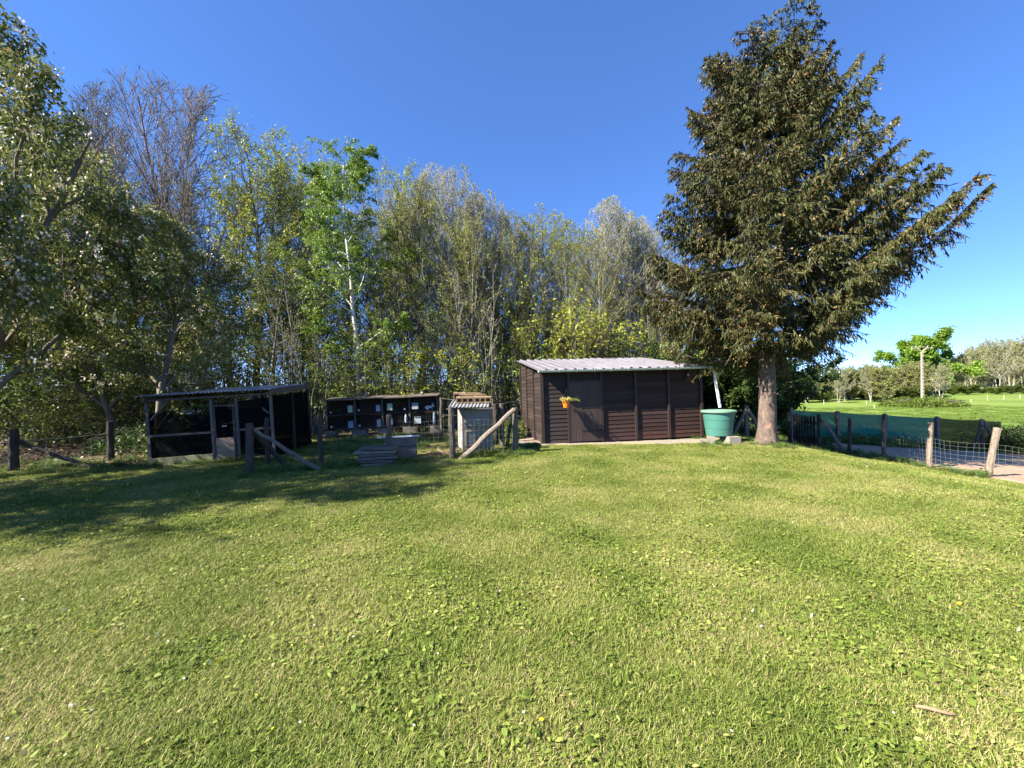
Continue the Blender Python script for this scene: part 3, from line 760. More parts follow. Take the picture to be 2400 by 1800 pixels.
MB().log((-5.32, 8.12, 0.86), (-5.22, 9.0, Tz(-5.2, 9.0) + 0.02), 0.05, 0.055, rp, 8, 8, 0.12, 0.01).build('brace', M['bark_dark'], wf)
MB().log((0.05, 9.86, 1.14), (-1.27, 9.42, Tz(-1.2, 9.5) - 0.03), 0.062, 0.072, rp, 9, 10, 0.08, 0.006).build('brace', M['bark_pale'], wf, label='pale slanting log brace')
netting(wf, (-4.37, 8.98), (-2.93, 9.35), 0, 0, 0.85, (0.10, 0.13), 0.0012, seed=4)
netting(wf, (-2.93, 9.35), (-1.45, 9.51), 0, 0, 0.95, (0.10, 0.13), 0.0012, seed=5)
netting(wf, (-1.45, 9.51), (0.07, 9.99), 0, 0, 0.95, (0.10, 0.13), 0.0012, seed=6)
bf = thing('wire_fence', 'short back fence of dark posts between the metal cabinet and the shed', 'fence', (0, 0, 0))
post(bf, -0.52, 12.1, 1.22, 0.085, 'bark_dark')
post(bf, -0.30, 11.35, 1.24, 0.075, 'bark_post')
MB().log((-0.02, 11.5, 0.80), (-0.18, 11.35, 0.02), 0.045, 0.05, rp).build('brace', M['bark_dark'], bf)
post(bf, -2.45, 13.6, 1.42, 0.05, 'bark_post')
for zz in (1.42, 0.85, 0.35):
    MB().tube([(-2.45, 13.6, zz - 0.02), (-0.52, 12.1, zz - 0.05 if zz < 1.3 else 1.2), (0.75, 12.5, zz - 0.03)], 0.004, 4).build('wire', M['wire'], bf)
lf = thing('wire_fence', 'leaning dark posts and braces under the apple trees', 'fence', (0, 0, 0))
post(lf, -11.2, 8.85, 0.95, 0.085, 'bark_dark')
post(lf, -10.4, 10.2, 1.02, 0.075, 'bark_dark')
post(lf, -5.66, 9.1, 1.08, 0.05, 'bark_dark')
MB().log((-11.15, 8.95, 0.65), (-9.75, 9.1, Tz(-9.7, 9.1)), 0.045, 0.05, rp, 8, 8, 0.14, 0.015).build('brace', M['bark_dark'], lf)
MB().tube([(-11.2, 8.85, 0.68), (-10.8, 9.5, 0.66), (-10.4, 10.2, 0.70)], 0.005, 4).build('wire', M['wire'], lf)

# ------------------------------------------------------------------ metal cabinet
def corrugated(width, length, pitch, amp, mat, name, thick=0.003, sub=6):
    n = int(width / pitch * sub) + 1
    xs = [i * width / (n - 1) for i in range(n)]
    zs = [amp * math.sin(2 * math.pi * x / pitch) for x in xs]
    v = [(xs[i], y, zs[i] + dz) for dz in (0, thick) for y in (0, length) for i in range(n)]
    f = []
    for i in range(n - 1):
        f.append((i, n + i, n + i + 1, i + 1)); f.append((2 * n + i, 2 * n + i + 1, 3 * n + i + 1, 3 * n + i))
        f.append((i, i + 1, 2 * n + i + 1, 2 * n + i)); f.append((n + i, 3 * n + i, 3 * n + i + 1, n + i + 1))
    f.append((0, 2 * n, 3 * n, n)); f.append((n - 1, 2 * n - 1, 4 * n - 1, 3 * n - 1))
    return MB().add(v, f).mesh(name, mat)
def rrect(w, h, r, n=5):
    pts = []
    for cx, cz, a0 in ((w / 2 - r, h / 2 - r, 0), (-w / 2 + r, h / 2 - r, 90), (-w / 2 + r, -h / 2 + r, 180), (w / 2 - r, -h / 2 + r, 270)):
        for k in range(n + 1):
            a = R(a0 + 90 * k / n)
            pts.append((cx + r * math.cos(a), cz + r * math.sin(a)))
    return pts
CA = R(19)
cab = thing('metal_cabinet', 'old grey enamel cabinet with two framed doors on stubby feet', 'cabinet', (-0.88, 10.05, Tz(-0.9, 10.0)), (0, 0, CA))
cw, cdp, ch = 0.80, 0.55, 1.10
MB().box((0, 0.28, 0.64), (cw, cdp, 1.02)).build('body', M['enamel_frame'], cab)
MB().box((-cw / 2 - 0.006, 0.28, 0.66), (0.008, cdp - 0.02, 0.98)).build('side_panel', M['foil'], cab, label='peeling silvery rusted side')
for z, h in ((0.91, 0.44), (0.42, 0.44)):
    dr = MB()
    o = rrect(cw - 0.10, h, 0.05)
    i2 = rrect(cw - 0.18, h - 0.09, 0.04)
    k = len(o)
    dr.add([(x, -0.012, zz) for x, zz in o] + [(x, -0.022, zz) for x, zz in i2] + [(x * 0.97, -0.010, zz * 0.97) for x, zz in i2],
           [(j, (j + 1) % k, k + (j + 1) % k, k + j) for j in range(k)] + [(k + j, k + (j + 1) % k, 2 * k + (j + 1) % k, 2 * k + j) for j in range(k)])
    dr.add([(x, 0.0, zz) for x, zz in o] + [(x, -0.012, zz) for x, zz in o], [(j, (j + 1) % k, k + (j + 1) % k, k + j) for j in range(k)])
    d = dr.build('door', M['enamel_frame'], cab, loc=(0.0, 0.0, z))
    MB().add([(x * 0.99, -0.0135, zz * 0.99) for x, zz in i2], [tuple(range(k))]).add([(x * 0.99, -0.006, zz * 0.99) for x, zz in i2], [tuple(range(k - 1, -1, -1))]).build('panel', M['enamel'], d)
    if z > 0.6: MB().box((-0.02, -0.035, -0.02), (0.11, 0.025, 0.03)).build('handle', M['pale_grey'], d)
    else: MB().box((0.02, -0.02, 0.20), (0.02, 0.012, 0.02)).box((0.09, -0.02, 0.20), (0.02, 0.012, 0.02)).build('knob', M['iron'], d)
MB().box((0, 0.0, 0.135), (cw + 0.02, 0.05, 0.05)).build('plinth_rail', M['enamel_frame'], cab)
for x in (-0.33, 0.33):
    MB().add([(x - 0.07, -0.02, 0), (x + 0.07, -0.02, 0), (x + 0.07, 0.12, 0), (x - 0.07, 0.12, 0), (x - 0.09, -0.03, 0.13), (x + 0.09, -0.03, 0.13), (x + 0.09, 0.14, 0.13), (x - 0.09, 0.14, 0.13)],
             [(3, 2, 1, 0), (4, 5, 6, 7), (0, 1, 5, 4), (1, 2, 6, 5), (2, 3, 7, 6), (3, 0, 4, 7)]).build('foot', M['enamel_frame'], cab)
    MB().box((x, 0.5, 0.07), (0.12, 0.08, 0.14)).build('foot', M['enamel_frame'], cab)
solid_block('paving_slab', 'flat terracotta slab in the grass at the cabinet foot', (-0.55, 9.93, Tz(-0.5, 9.9) + 0.001), (0, 0, R(12)), (0.2, 0.14, 0.03), M['brick'], 'slab')
rsheet = put('corrugated_sheet', corrugated(0.98, 1.55, 0.088, 0.016, M['galv'], 'corrugated_sheet'), None, (-1.56, 9.62, 1.235), (R(7.5), R(0.3), R(3)))
tag(rsheet, 'silver corrugated sheet lying as a roof over the metal cabinet', 'roof sheet')
shp = thing('sheet_support', 'thin wooden frame holding up the corrugated sheet over the cabinet', 'frame', (0, 0, 0))
for x, y, zt in ((-1.48, 9.72, 1.21), (-1.50, 11.05, 1.385), (-0.62, 11.08, 1.385)):
    MB().box((x, y, (zt - 0.1) / 2), (0.045, 0.045, zt + 0.1)).build('leg', M['grey_wood_v'], shp)
MB().box((-1.05, 9.70, 1.195), (1.15, 0.05, 0.03)).build('bearer', M['grey_wood'], shp)
MB().box((-1.05, 11.08, 1.38), (1.05, 0.05, 0.03)).build('bearer', M['grey_wood'], shp)
def sheet_z(y): return 1.256 + math.tan(R(7.5)) * (y - 9.62)
def onsheet(name, label, cat, x, y, dz, rotz, dims, cells):
    return hollow_block(name, label, (x, y, sheet_z(y - dims[1] / 2) + dz), (R(7.5), 0, rotz), None, dims, cells, 'brick', cat)
onsheet('hollow_brick', 'long lichened hollow brick with three open cells over the cabinet, left one', 'brick', -1.22, 10.25, 0, R(3), (0.46, 0.2, 0.15), 3)['label'] = 'three celled grey hollow brick on the sheet, nearer the thin fence post'
onsheet('hollow_brick', 'orange lichened three celled hollow brick on the sheet, nearer the shed', 'brick', -0.76, 10.25, 0, R(2), (0.44, 0.2, 0.15), 3)
onsheet('hollow_brick', 'short two celled hollow brick at the back corner of the sheet', 'brick', -1.42, 10.72, 0, R(4), (0.34, 0.2, 0.20), 2)
solid_block('clay_tile', 'long flat orange clay tile lying across the bricks on the sheet', (-1.08, 10.45, sheet_z(10.4) + 0.15), (R(5), R(2), R(2)), (0.62, 0.2, 0.035), M['brick'], 'tile')
solid_block('clay_tile', 'shorter clay tile topmost on the bricks over the cabinet', (-1.02, 10.52, sheet_z(10.5) + 0.175), (R(5), R(2), R(4)), (0.36, 0.18, 0.03), M['brick'], 'tile')

# ------------------------------------------------------------------ rabbit hutch
HA = R(5.5)
hut = thing('rabbit_hutch', 'long wooden rabbit hutch of eight open-fronted cells in two rows', 'rabbit hutch', (-6.95, 14.8, 0.0), (0, R(-1.5), HA))
HW, HD = 4.12, 0.62
hz0, hz1 = 0.24, 1.36
cx = [0, 1.04, 2.05, 3.06, HW]
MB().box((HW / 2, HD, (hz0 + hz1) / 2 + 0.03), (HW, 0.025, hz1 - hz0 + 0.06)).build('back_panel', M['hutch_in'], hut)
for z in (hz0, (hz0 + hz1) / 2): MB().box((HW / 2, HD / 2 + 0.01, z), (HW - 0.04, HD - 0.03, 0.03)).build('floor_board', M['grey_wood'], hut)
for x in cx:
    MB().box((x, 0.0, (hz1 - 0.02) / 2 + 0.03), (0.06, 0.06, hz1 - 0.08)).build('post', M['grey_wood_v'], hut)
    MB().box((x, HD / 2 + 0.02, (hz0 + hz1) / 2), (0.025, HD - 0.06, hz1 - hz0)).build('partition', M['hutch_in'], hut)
for k in range(4):
    w = cx[k + 1] - cx[k]
    rb = MB().box((cx[k] + w / 2 + 0.01, HD / 2 - 0.06, hz1 + 0.05 + (k % 2) * 0.012), (w + 0.12, HD + 0.42, 0.035), (R(4.5), R(0.5 * (-1) ** k), R(1.2 * (-1) ** k)))
    rb.build('roof_panel', M['grey_wood'], hut)
    for z in (hz0 + 0.02, (hz0 + hz1) / 2 + 0.02, (hz0 + hz1) / 2 - 0.03, hz1 - 0.02):
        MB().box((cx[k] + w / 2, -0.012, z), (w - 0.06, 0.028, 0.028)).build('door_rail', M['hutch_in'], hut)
# wire fronts
for k in range(4):
    for zz in (hz0 + 0.04, (hz0 + hz1) / 2 + 0.04):
        S = []
        for i in range(13):
            x = cx[k] + 0.04 + (cx[k + 1] - cx[k] - 0.08) * i / 12
            S.append(((x, -0.02, zz), (x, -0.02, zz + 0.48)))
        A = np.array([s[0] for s in S]); B = np.array([s[1] for s in S])
        rr = np.full(len(A), 0.0013)
        put('wire_front', npmesh('wire_front', [np_tubes(A, B, rr, rr, 3)], M['wire']), hut)
def hx(zx): return (zx - 110) / 1855 * HW
def hzz(zy, zx): return hz1 + 0.02 - (zy - (212 - 50 * (zx - 110) / 1855)) / 510 * (hz1 - hz0)
fcol = ['pale_green', 'pale_blue', 'pale_green', 'pale_grey', 'pale_blue', 'pale_blue', 'pale_blue', 'pale_grey']
flab = ['pale green feeder box on the upper row of the hutch, by the leaning planks', 'narrow pale blue feeder box on the upper row of the hutch', 'yellowish green feeder box on the upper row of the hutch, mid cell', 'wide pale grey feeder box in the cell with the rabbit',
        'bluish feeder box on the lower row, by the leaning planks end', 'narrow bluish feeder box on the lower row, beside the middle post', 'dim blue feeder box on the lower row, beside the bottle', 'wide grey feeder box on the lower row, below the rabbit']
for i, (x0, x1, y0, y1) in enumerate([(478, 548, 318, 425), (940, 1003, 315, 413), (1125, 1207, 295, 400), (1538, 1640, 290, 390), (473, 553, 580, 690), (943, 1003, 565, 683), (1135, 1197, 548, 652), (1570, 1678, 535, 640)]):
    xm = (x0 + x1) / 2
    w = (x1 - x0) / 1855 * HW; h = (y1 - y0) / 510 * (hz1 - hz0)
    lp = Vector((hx(xm), -0.075, hzz(y1, xm)))
    wp = Matrix.LocRotScale(Vector(hut.location), Euler((0, R(-1.5), HA)), None) @ lp
    fb = thing('feeder_box', flab[i], 'feeder', wp, (0, R(-1.5), HA))
    t = 0.006
    dd = 0.09
    MB().box((0, 0, t / 2), (w, dd, t)).box((0, -dd / 2 + t / 2, h / 2), (w, t, h - 2 * t)).box((0, dd / 2 - t / 2, h / 2 + 0.01), (w, t, h + 0.0)).box((-w / 2 + t / 2, 0, h / 2), (t, dd - 2 * t, h - 2 * t)).box((w / 2 - t / 2, 0, h / 2), (t, dd - 2 * t, h - 2 * t)).build('hopper', M[fcol[i]], fb)
    MB().box((0, -0.01, h + 0.012), (w + 0.012, dd + 0.02, 0.012), (R(-8), 0, 0)).build('lid', M[fcol[i]], fb)
for i, (zx, zy, lab) in enumerate([(190, 412, 'small pale bowl in the upper end cell by the leaning planks'), (648, 385, 'small white drinking cup on the upper row beside the pale green feeder'), (1413, 380, 'small pale bowl in the upper cell next to the rabbit'), (195, 662, 'dim bowl in the lower end cell by the leaning planks'), (650, 650, 'bright white drinking cup on the lower row')]):
    wp = Matrix.LocRotScale(Vector(hut.location), Euler((0, R(-1.5), HA)), None) @ Vector((hx(zx), -0.06, hzz(zy + 22, zx)))
    dc = MB().lathe([(0.028, 0), (0.042, 0.02), (0.045, 0.065), (0.038, 0.065), (0.034, 0.02)], 14).mesh('drinking_cup', M['white' if i in (1, 4) else 'pale_grey'], True)
    tag(put('drinking_cup', dc, None, wp), lab, 'cup')
for zx, zy0, zy1, lab in [(1425, 475, 622, 'tall drinking bottle hung on the lower row beside the dim blue feeder'), (1902, 450, 650, 'slim drinking bottle hung at the lower end cell below the rabbit')]:
    h = (zy1 - zy0) / 510 * (hz1 - hz0)
    wp = Matrix.LocRotScale(Vector(hut.location), Euler((0, R(-1.5), HA)), None) @ Vector((hx(zx), -0.075, hzz(zy1, zx)))
    bt = thing('drinking_bottle', lab, 'bottle', wp)
    MB().lathe([(0.012, 0.03), (0.045, 0.04), (0.05, 0.06), (0.05, h * 0.75), (0.03, h * 0.92), (0.02, h)], 14).build('bottle_body', M['pale_blue'], bt, True)
    MB().lathe([(0.02, 0.0), (0.028, 0.005), (0.028, 0.035), (0.014, 0.04)], 12).build('cap', M['white'], bt, True)
# blocks under the hutch, planks beside it, things on its roof
hm = Matrix.LocRotScale(Vector(hut.location), Euler((0, R(-1.5), HA)), None)
for i, (lx, w) in enumerate([(0.05, 0.38), (1.08, 0.55), (2.0, 0.5), (2.95, 0.52), (3.95, 0.5)]):
    p = hm @ Vector((lx + 0.1, 0.06, 0.215))
    g = Tz(p.x, p.y)
    solid_block('concrete_block', ['grey block under the hutch beside the leaning planks', 'long grey block under the hutch between the first pair of cells', 'grey block under the middle of the hutch, behind the stacked slabs', 'grey block under the hutch, beside the straw', 'grey block under the hutch end below the rabbit'][i], (p.x, p.y, g - 0.02), (0, 0, HA), (w, 0.28, p.z - g + 0.02), M['concrete_dark'], 'concrete block')
for k in range(5):
    x = -7.12 - 0.06 * k
    lp = MB().bar((x - 0.10 - 0.03 * k, 14.75 + 0.03 * k, Tz(x, 14.8)), (x + 0.06, 14.95 + 0.02 * k, 0.75 + 0.14 * (k % 3) + (0.3 if k == 1 else 0)), 0.10, 0.025).build('plank', M['grey_wood_v'])
    tag(lp, 'grey weathered plank leaning on the end of the rabbit hutch', 'plank', 'planks leaning on the hutch end')
wp = hm @ Vector((1.42, 0.25, hz1 + 0.085))
rj = thing('jar', 'dark squat jar standing on the hutch roof', 'jar', wp)
MB().lathe([(0.055, 0), (0.065, 0.02), (0.065, 0.12), (0.05, 0.14)], 14).build('jar_body', M['concrete_dark'], rj, True)
MB().lathe([(0.055, 0.138), (0.058, 0.145), (0.056, 0.17), (0.02, 0.175)], 14).build('lid', M['pale_grey'], rj, True)
wp = hm @ Vector((3.52, 0.3, hz1 + 0.105))
st = MB().lathe([(0.05, -0.01), (0.075, 0.02), (0.07, 0.05), (0.045, 0.08), (0.01, 0.09)], 9).mesh('stone', M['concrete'], True)
tag(put('stone', st, None, wp, (0.1, 0.2, 0)), 'round pale stone weighing down the hutch roof', 'stone')

# rabbit: one continuous body
def rabbit():
    m, nt, nd, lk, b = new_mat('rabbit_fur')
    tc = nd.new('ShaderNodeTexCoord')
    nz = nd.new('ShaderNodeTexNoise'); nz.inputs['Scale'].default_value = 7; nz.inputs['Detail'].default_value = 2
    lk.new(tc.outputs['Object'], nz.inputs['Vector'])
    rp_ = ramp(nd, [(0.54, (0.72, 0.70, 0.68)), (0.58, (0.03, 0.028, 0.03))])
    lk.new(nz.outputs['Fac'], rp_.inputs[0]); lk.new(rp_.outputs[0], b.inputs['Base Color'])
    b.inputs['Roughness'].default_value = 0.9
    V = [(-0.155, 0, 0.10), (-0.11, 0, 0.115), (-0.04, 0, 0.125), (0.04, 0, 0.11), (0.10, 0, 0.12), (0.145, 0, 0.165), (0.185, 0, 0.165), (0.215, 0, 0.15),
         (0.135, 0.022, 0.205), (0.125, 0.028, 0.26), (0.12, 0.03, 0.30), (0.135, -0.022, 0.205), (0.125, -0.028, 0.26), (0.12, -0.03, 0.30),
         (-0.08, 0.06, 0.07), (-0.02, 0.065, 0.03), (-0.07, 0.065, 0.012), (0.0, 0.065, 0.012), (-0.08, -0.06, 0.07), (-0.02, -0.065, 0.03), (-0.07, -0.065, 0.012), (0.0, -0.065, 0.012),
         (0.095, 0.035, 0.06), (0.105, 0.035, 0.015), (0.14, 0.035, 0.01), (0.095, -0.035, 0.06), (0.105, -0.035, 0.015), (0.14, -0.035, 0.01), (-0.20, 0, 0.11)]
    Rr = [0.06, 0.088, 0.092, 0.075, 0.06, 0.045, 0.042, 0.022, 0.018, 0.02, 0.008, 0.018, 0.02, 0.008,
          0.055, 0.03, 0.018, 0.015, 0.055, 0.03, 0.018, 0.015, 0.024, 0.016, 0.013, 0.024, 0.016, 0.013, 0.03]
    Ed = [(0, 1), (1, 2), (2, 3), (3, 4), (4, 5), (5, 6), (6, 7), (5, 8), (8, 9), (9, 10), (5, 11), (11, 12), (12, 13), (1, 14), (14, 15), (15, 16), (15, 17), (1, 18), (18, 19), (19, 20), (19, 21), (4, 22), (22, 23), (23, 24), (4, 25), (25, 26), (26, 27), (0, 28)]
    me = bpy.data.meshes.new('rabbit')
    me.from_pydata(V, Ed, [])
    me.materials.append(m)
    o = bpy.data.objects.new('rabbit', me); COL.objects.link(o)
    sm = o.modifiers.new('skin', 'SKIN')
    for i, r in enumerate(Rr): me.skin_vertices[0].data[i].radius = (r, r)
    me.skin_vertices[0].data[2].use_root = True
    sm.use_smooth_shade = True
    sb = o.modifiers.new('sub', 'SUBSURF'); sb.levels = 2; sb.render_levels = 2
    return o
rab = rabbit()
rab.location = hm @ Vector((hx(1815), 0.20, (hz0 + hz1) / 2 + 0.018))
rab.rotation_euler = (0, 0, HA - R(12))
tag(rab, 'white rabbit with dark patches crouching in the upper hutch cell', 'rabbit')
eye = MB().lathe([(0.001, -0.008), (0.007, -0.004), (0.008, 0), (0.007, 0.004), (0.001, 0.008)], 8)
put('eye', eye.mesh('eye', M['iron'], True), rab, (0.172, -0.038, 0.178))
# straw below the hutch
rg = np.random.default_rng(31)
N = 2600
cxs = rg.choice([-3.2, -2.4, -4.6, -2.0], N); P = np.stack([cxs + rg.normal(size=N) * 0.45, 14.6 + rg.normal(size=N) * 0.35, np.zeros(N)], 1)
sel = rg.uniform(size=N) < 0.3
P[sel] = np.stack([-1.75 + rg.normal(size=sel.sum()) * 0.22, 10.1 + rg.normal(size=sel.sum()) * 0.25, np.zeros(sel.sum())], 1)
P[:, 2] = T(P[:, 0], P[:, 1]) + rg.uniform(0.01, 0.07, N)
Dd = np.stack([rg.normal(size=N), rg.normal(size=N), rg.normal(size=N) * 0.2], 1)
o = put('straw', npmesh('straw', [np_leaves(P, Dd, rg.uniform(0.12, 0.3, N), rg, 0.05)], M['dry_grass'], [np.repeat(rg.uniform(0, 1, N), 4)]))
tag(o, 'loose straw scattered on the ground before the hutch', 'straw', kind='stuff')

# ------------------------------------------------------------------ stack of slabs
rk = random.Random(8)
zb = Tz(-3.1, 8.9)
for k in range(6):
    L = 0.98 - 0.04 * k + rk.uniform(-0.08, 0.05)
    h = 0.055 + rk.uniform(-0.01, 0.012)
    o = solid_block('stone_slab', 'rough grey slab lying in the low layered stack', (-3.05 + rk.uniform(-0.05, 0.05), 8.95 + rk.uniform(-0.04, 0.05), zb), (R(rk.uniform(-1.0, 1.0)), R(rk.uniform(-1, 1)), R(14 + rk.uniform(-13, 13))), (L * rk.uniform(0.75, 1.05), 0.60 - 0.04 * k, h), M['grey_wood'] if k % 2 else M['concrete_dark'], 'slab', 'slabs of the layered stack')
    if k == 5: o['label'] = 'topmost rough slab of the layered stack'; del o['group']
    zb += h + 0.012
o = put('corrugated_sheet', corrugated(0.62, 0.42, 0.16, 0.012, M['pale_grey'], 'corrugated_sheet'), None, (-2.95, 9.0, zb + 0.01), (R(-12), R(4), R(14)))
tag(o, 'short curled pale sheet lying on the layered slabs', 'sheet')
zb2 = Tz(-2.9, 9.75)
for k in range(3):
    h = 0.17
    o = solid_block('concrete_block', ['bottom grey block of the short pile behind the slabs', 'middle grey block of the short pile behind the slabs', 'upper grey block of the short pile behind the slabs'][k], (-2.85 + 0.03 * k, 9.85, zb2), (0, 0, R(6 + 3 * k)), (0.86 - 0.05 * k, 0.3, h), M['concrete_dark'], 'concrete block')
    zb2 += h
o = solid_block('white_panel', 'whitish board lying on top of the short block pile', (-2.83, 9.80, zb2), (R(-6), R(-1.0), R(8)), (0.98, 0.42, 0.045), M['pale_grey'], 'panel')

# ------------------------------------------------------------------ aviary
AA = R(12.2)
av = thing('aviary', 'low open aviary walled with black shade net under a corrugated roof', 'aviary', (-8.48, 9.25, -0.13), (0, R(-2.6), AA))
AW, AD = 2.62, 3.1
EH = 1.61
def az_(y): return EH + 0.06 * y
psx = [0.0, 1.32, 1.86, AW]
for i, x in enumerate(psx):
    MB().box((x, 0, EH / 2 - 0.05), (0.058, 0.06, EH + 0.08)).build('post', M['grey_wood_v'] if i != 2 else M['bark_post'], av)
for x in (0.0, 1.3, AW): MB().box((x, AD, az_(AD) / 2 - 0.05), (0.075, 0.075, az_(AD) + 0.1)).build('post', M['bark_dark'], av)
for x in (0.0, AW): MB().box((x, AD / 2, az_(AD / 2) / 2 - 0.05), (0.07, 0.07, az_(AD / 2) + 0.1)).build('post', M['bark_dark'], av)
for y in (0.0, AD / 2, AD): MB().box((AW / 2, y, az_(y) + 0.045), (AW + 0.2, 0.05, 0.04)).build('beam', M['grey_wood'], av)
for x in (0.02, AW + 0.05): MB().bar((x, -0.16, az_(0) + 0.095), (x, AD + 0.1, az_(AD) + 0.10), 0.03, 0.12).build('rafter', M['grey_wood'], av)
MB().box((0.66, -0.045, 0.82), (1.25, 0.022, 0.05), (0, R(0.8), 0)).build('rail', M['grey_wood'], av)
MB().box((2.24, -0.045, 0.82), (0.70, 0.022, 0.05)).build('rail', M['grey_wood'], av)
MB().box((1.78, -0.05, 1.42), (0.22, 0.022, 0.035)).build('rail', M['grey_wood'], av)
def net(parent, a, b, z0, z1a, z1b, name='net_panel', seed=0):
    rg = np.random.default_rng(seed)
    nx, nz = 14, 10
    V = []
    a = np.array(a); b = np.array(b)
    nr = np.array([-(b - a)[1], (b - a)[0]]); nr = nr / np.linalg.norm(nr)
    for j in range(nz):
        for i in range(nx):
            t, u = i / (nx - 1), j / (nz - 1)
            xy = a + (b - a) * t + nr * (0.03 * math.sin(t * 9 + u * 4 + seed) * math.sin(math.pi * t) + rg.normal() * 0.006)
            V.append((xy[0], xy[1], z0 + (z1a + (z1b - z1a) * t - z0) * u))
    ii = np.arange(nx * nz).reshape(nz, nx)
    return put(name, npmesh(name, [(np.array(V), np.stack([ii[:-1, :-1], ii[:-1, 1:], ii[1:, 1:], ii[1:, :-1]], -1).reshape(-1, 4))], M['black_net'], smooth=True), parent)
net(av, (0.03, 0.0), (1.28, 0.0), 0.2, 1.32, 1.24, seed=1)
net(av, (1.90, 0.0), (AW - 0.03, 0.0), 0.1, 1.52, 1.56, seed=2)
net(av, (AW, 0.03), (AW, AD - 0.03), 0.05, 1.62, 1.74, seed=3)
net(av, (0.0, 0.03), (0.0, AD - 0.03), 0.05, 1.35, 1.45, seed=4)
net(av, (0.03, AD), (AW - 0.03, AD), 0.05, 1.5, 1.7, seed=5)
MB().box((0.66, -0.02, 0.13), (1.30, 0.09, 0.34)).build('concrete_plinth', M['mossy'], av)
MB().box((2.24, 0.01, 0.06), (0.74, 0.08, 0.16)).build('concrete_plinth', M['mossy'], av)
dr = put('door', MB().box((1.385, -0.03, 0.75), (0.045, 0.04, 1.42)).box((1.80, -0.03, 0.75), (0.045, 0.04, 1.42)).box((1.59, -0.03, 1.44), (0.37, 0.04, 0.045)).mesh('door', M['bark_dark']), av)
MB().box((1.59, -0.05, 0.37), (0.38, 0.02, 0.58)).build('lower_panel', M['plywood'], dr)
net(dr, (1.41, -0.03), (1.78, -0.03), 0.66, 1.42, 1.42, 'door_net', 6)
MB().box((1.60, -0.062, 0.94), (0.10, 0.015, 0.02)).build('handle', M['pale_grey'], dr)
MB().bar((2.55, 0.02, 1.18), (2.10, 0.02, 1.66), 0.05, 0.04).build('corner_brace', M['grey_wood_v'], av)
MB().bar((0.05, 0.02, 1.20), (0.45, 0.02, 1.66), 0.05, 0.04).build('corner_brace', M['grey_wood_v'], av)
MB().box((0.85, AD - 0.15, 1.42), (0.9, 0.03, 0.25)).box((0.9, AD - 0.6, 0.9), (0.8, 0.5, 0.03)).build('nest_shelf', M['plywood'], av)
ars = corrugated(0.95, AD + 0.42, 0.085, 0.013, M['galv_blue'], 'roof_sheet')
for k in range(3): put('roof_sheet', ars, av, (-0.10 + k * 0.93, -0.24, az_(0) + 0.15 + 0.004 * (k % 2)), (math.atan(0.06), 0, R(0.4 * (-1) ** k)))

# ------------------------------------------------------------------ broadleaf tree generator
class Grow:
    def __init__(s, seed): s.r = random.Random(seed); s.seg = []
    def rv(s): 
        r = s.r
        return Vector((r.gauss(0, 1), r.gauss(0, 1), r.gauss(0, 1)))
    def branch(s, p, d, L, r0, lev, P):
        r = s.r
        n = P['seg'][lev]; step = L / n
        tip = P['tip'][lev]
        ph = r.uniform(0, 6.28)
        last = lev == len(P['seg']) - 1
        for i in range(n):
            d = (d + s.rv() * P['wob'][lev] + Vector((0, 0, P['up'][lev]))).normalized()
            q = p + d * step
            ra = r0 * (1 - (1 - tip) * i / n); rb = r0 * (1 - (1 - tip) * (i + 1) / n)
            s.seg.append((p.x, p.y, p.z, q.x, q.y, q.z, ra, rb, lev))
            t = (i + 1) / n
            if not last and t >= P['start'][lev]:
                kf = P['kids'][lev]; k = int(kf) + (1 if r.random() < kf - int(kf) else 0)
                tt = (t - P['start'][lev]) / max(1e-6, 1 - P['start'][lev])
                for _ in range(k):
                    ph += 2.4 + r.uniform(-0.5, 0.5)
                    u = d.orthogonal().normalized(); w = d.cross(u)
                    side = u * math.cos(ph) + w * math.sin(ph)
                    ang = R(P['ang'][lev] * (1 - P.get('angtop', 0.3) * tt) + r.gauss(0, 7))
                    cdir = (d * math.cos(ang) + side * math.sin(ang)).normalized()
                    f = P['prof'](tt) if lev == 0 else (1 - 0.55 * tt)
                    cl = L * P['ratio'][lev] * f * r.uniform(0.75, 1.2)
                    back = r.uniform(0, 1)
                    s.branch(p.lerp(q, back), cdir, cl, max(rb * P['rr'][lev], 0.004), lev + 1, P)
            p = q
def make_tree(seed, H, P, stems=1, r0=0.11, spread=0.12, env=None):
    g = Grow(seed)
    for k in range(stems):
        a = g.r.uniform(0, 6.28)
        sp = spread if stems > 1 else 0.03
        d = Vector((math.cos(a) * sp, math.sin(a) * sp, 1)).normalized()
        base = Vector((math.cos(a), math.sin(a), 0)) * (0.12 if stems > 1 else 0) + Vector((0, 0, -0.15))
        g.branch(base, d, H * g.r.uniform(0.85, 1.0) if k else H, r0 * (1 if k == 0 else g.r.uniform(0.6, 0.95)), 0, P)
    S = np.array(g.seg)
    if env:
        cz, rz, rx = env[0] * H, env[1] * H, env[2] * H
        q = ((S[:, 3] / rx) ** 2 + (S[:, 4] / rx) ** 2 + (np.maximum(S[:, 5] - cz, (S[:, 5] - cz) * 0.55) / rz) ** 2)
        nz = 1 + 0.22 * np.sin(S[:, 3] * 1.7 + seed) * np.sin(S[:, 4] * 1.9 + S[:, 5] * 1.3)
        S = S[(q < nz) | (S[:, 8] == 0) & (S[:, 5] < cz + rz * 0.8)]
    k = H / S[:, 5].max()
    S[:, 0:6] *= k
    return S
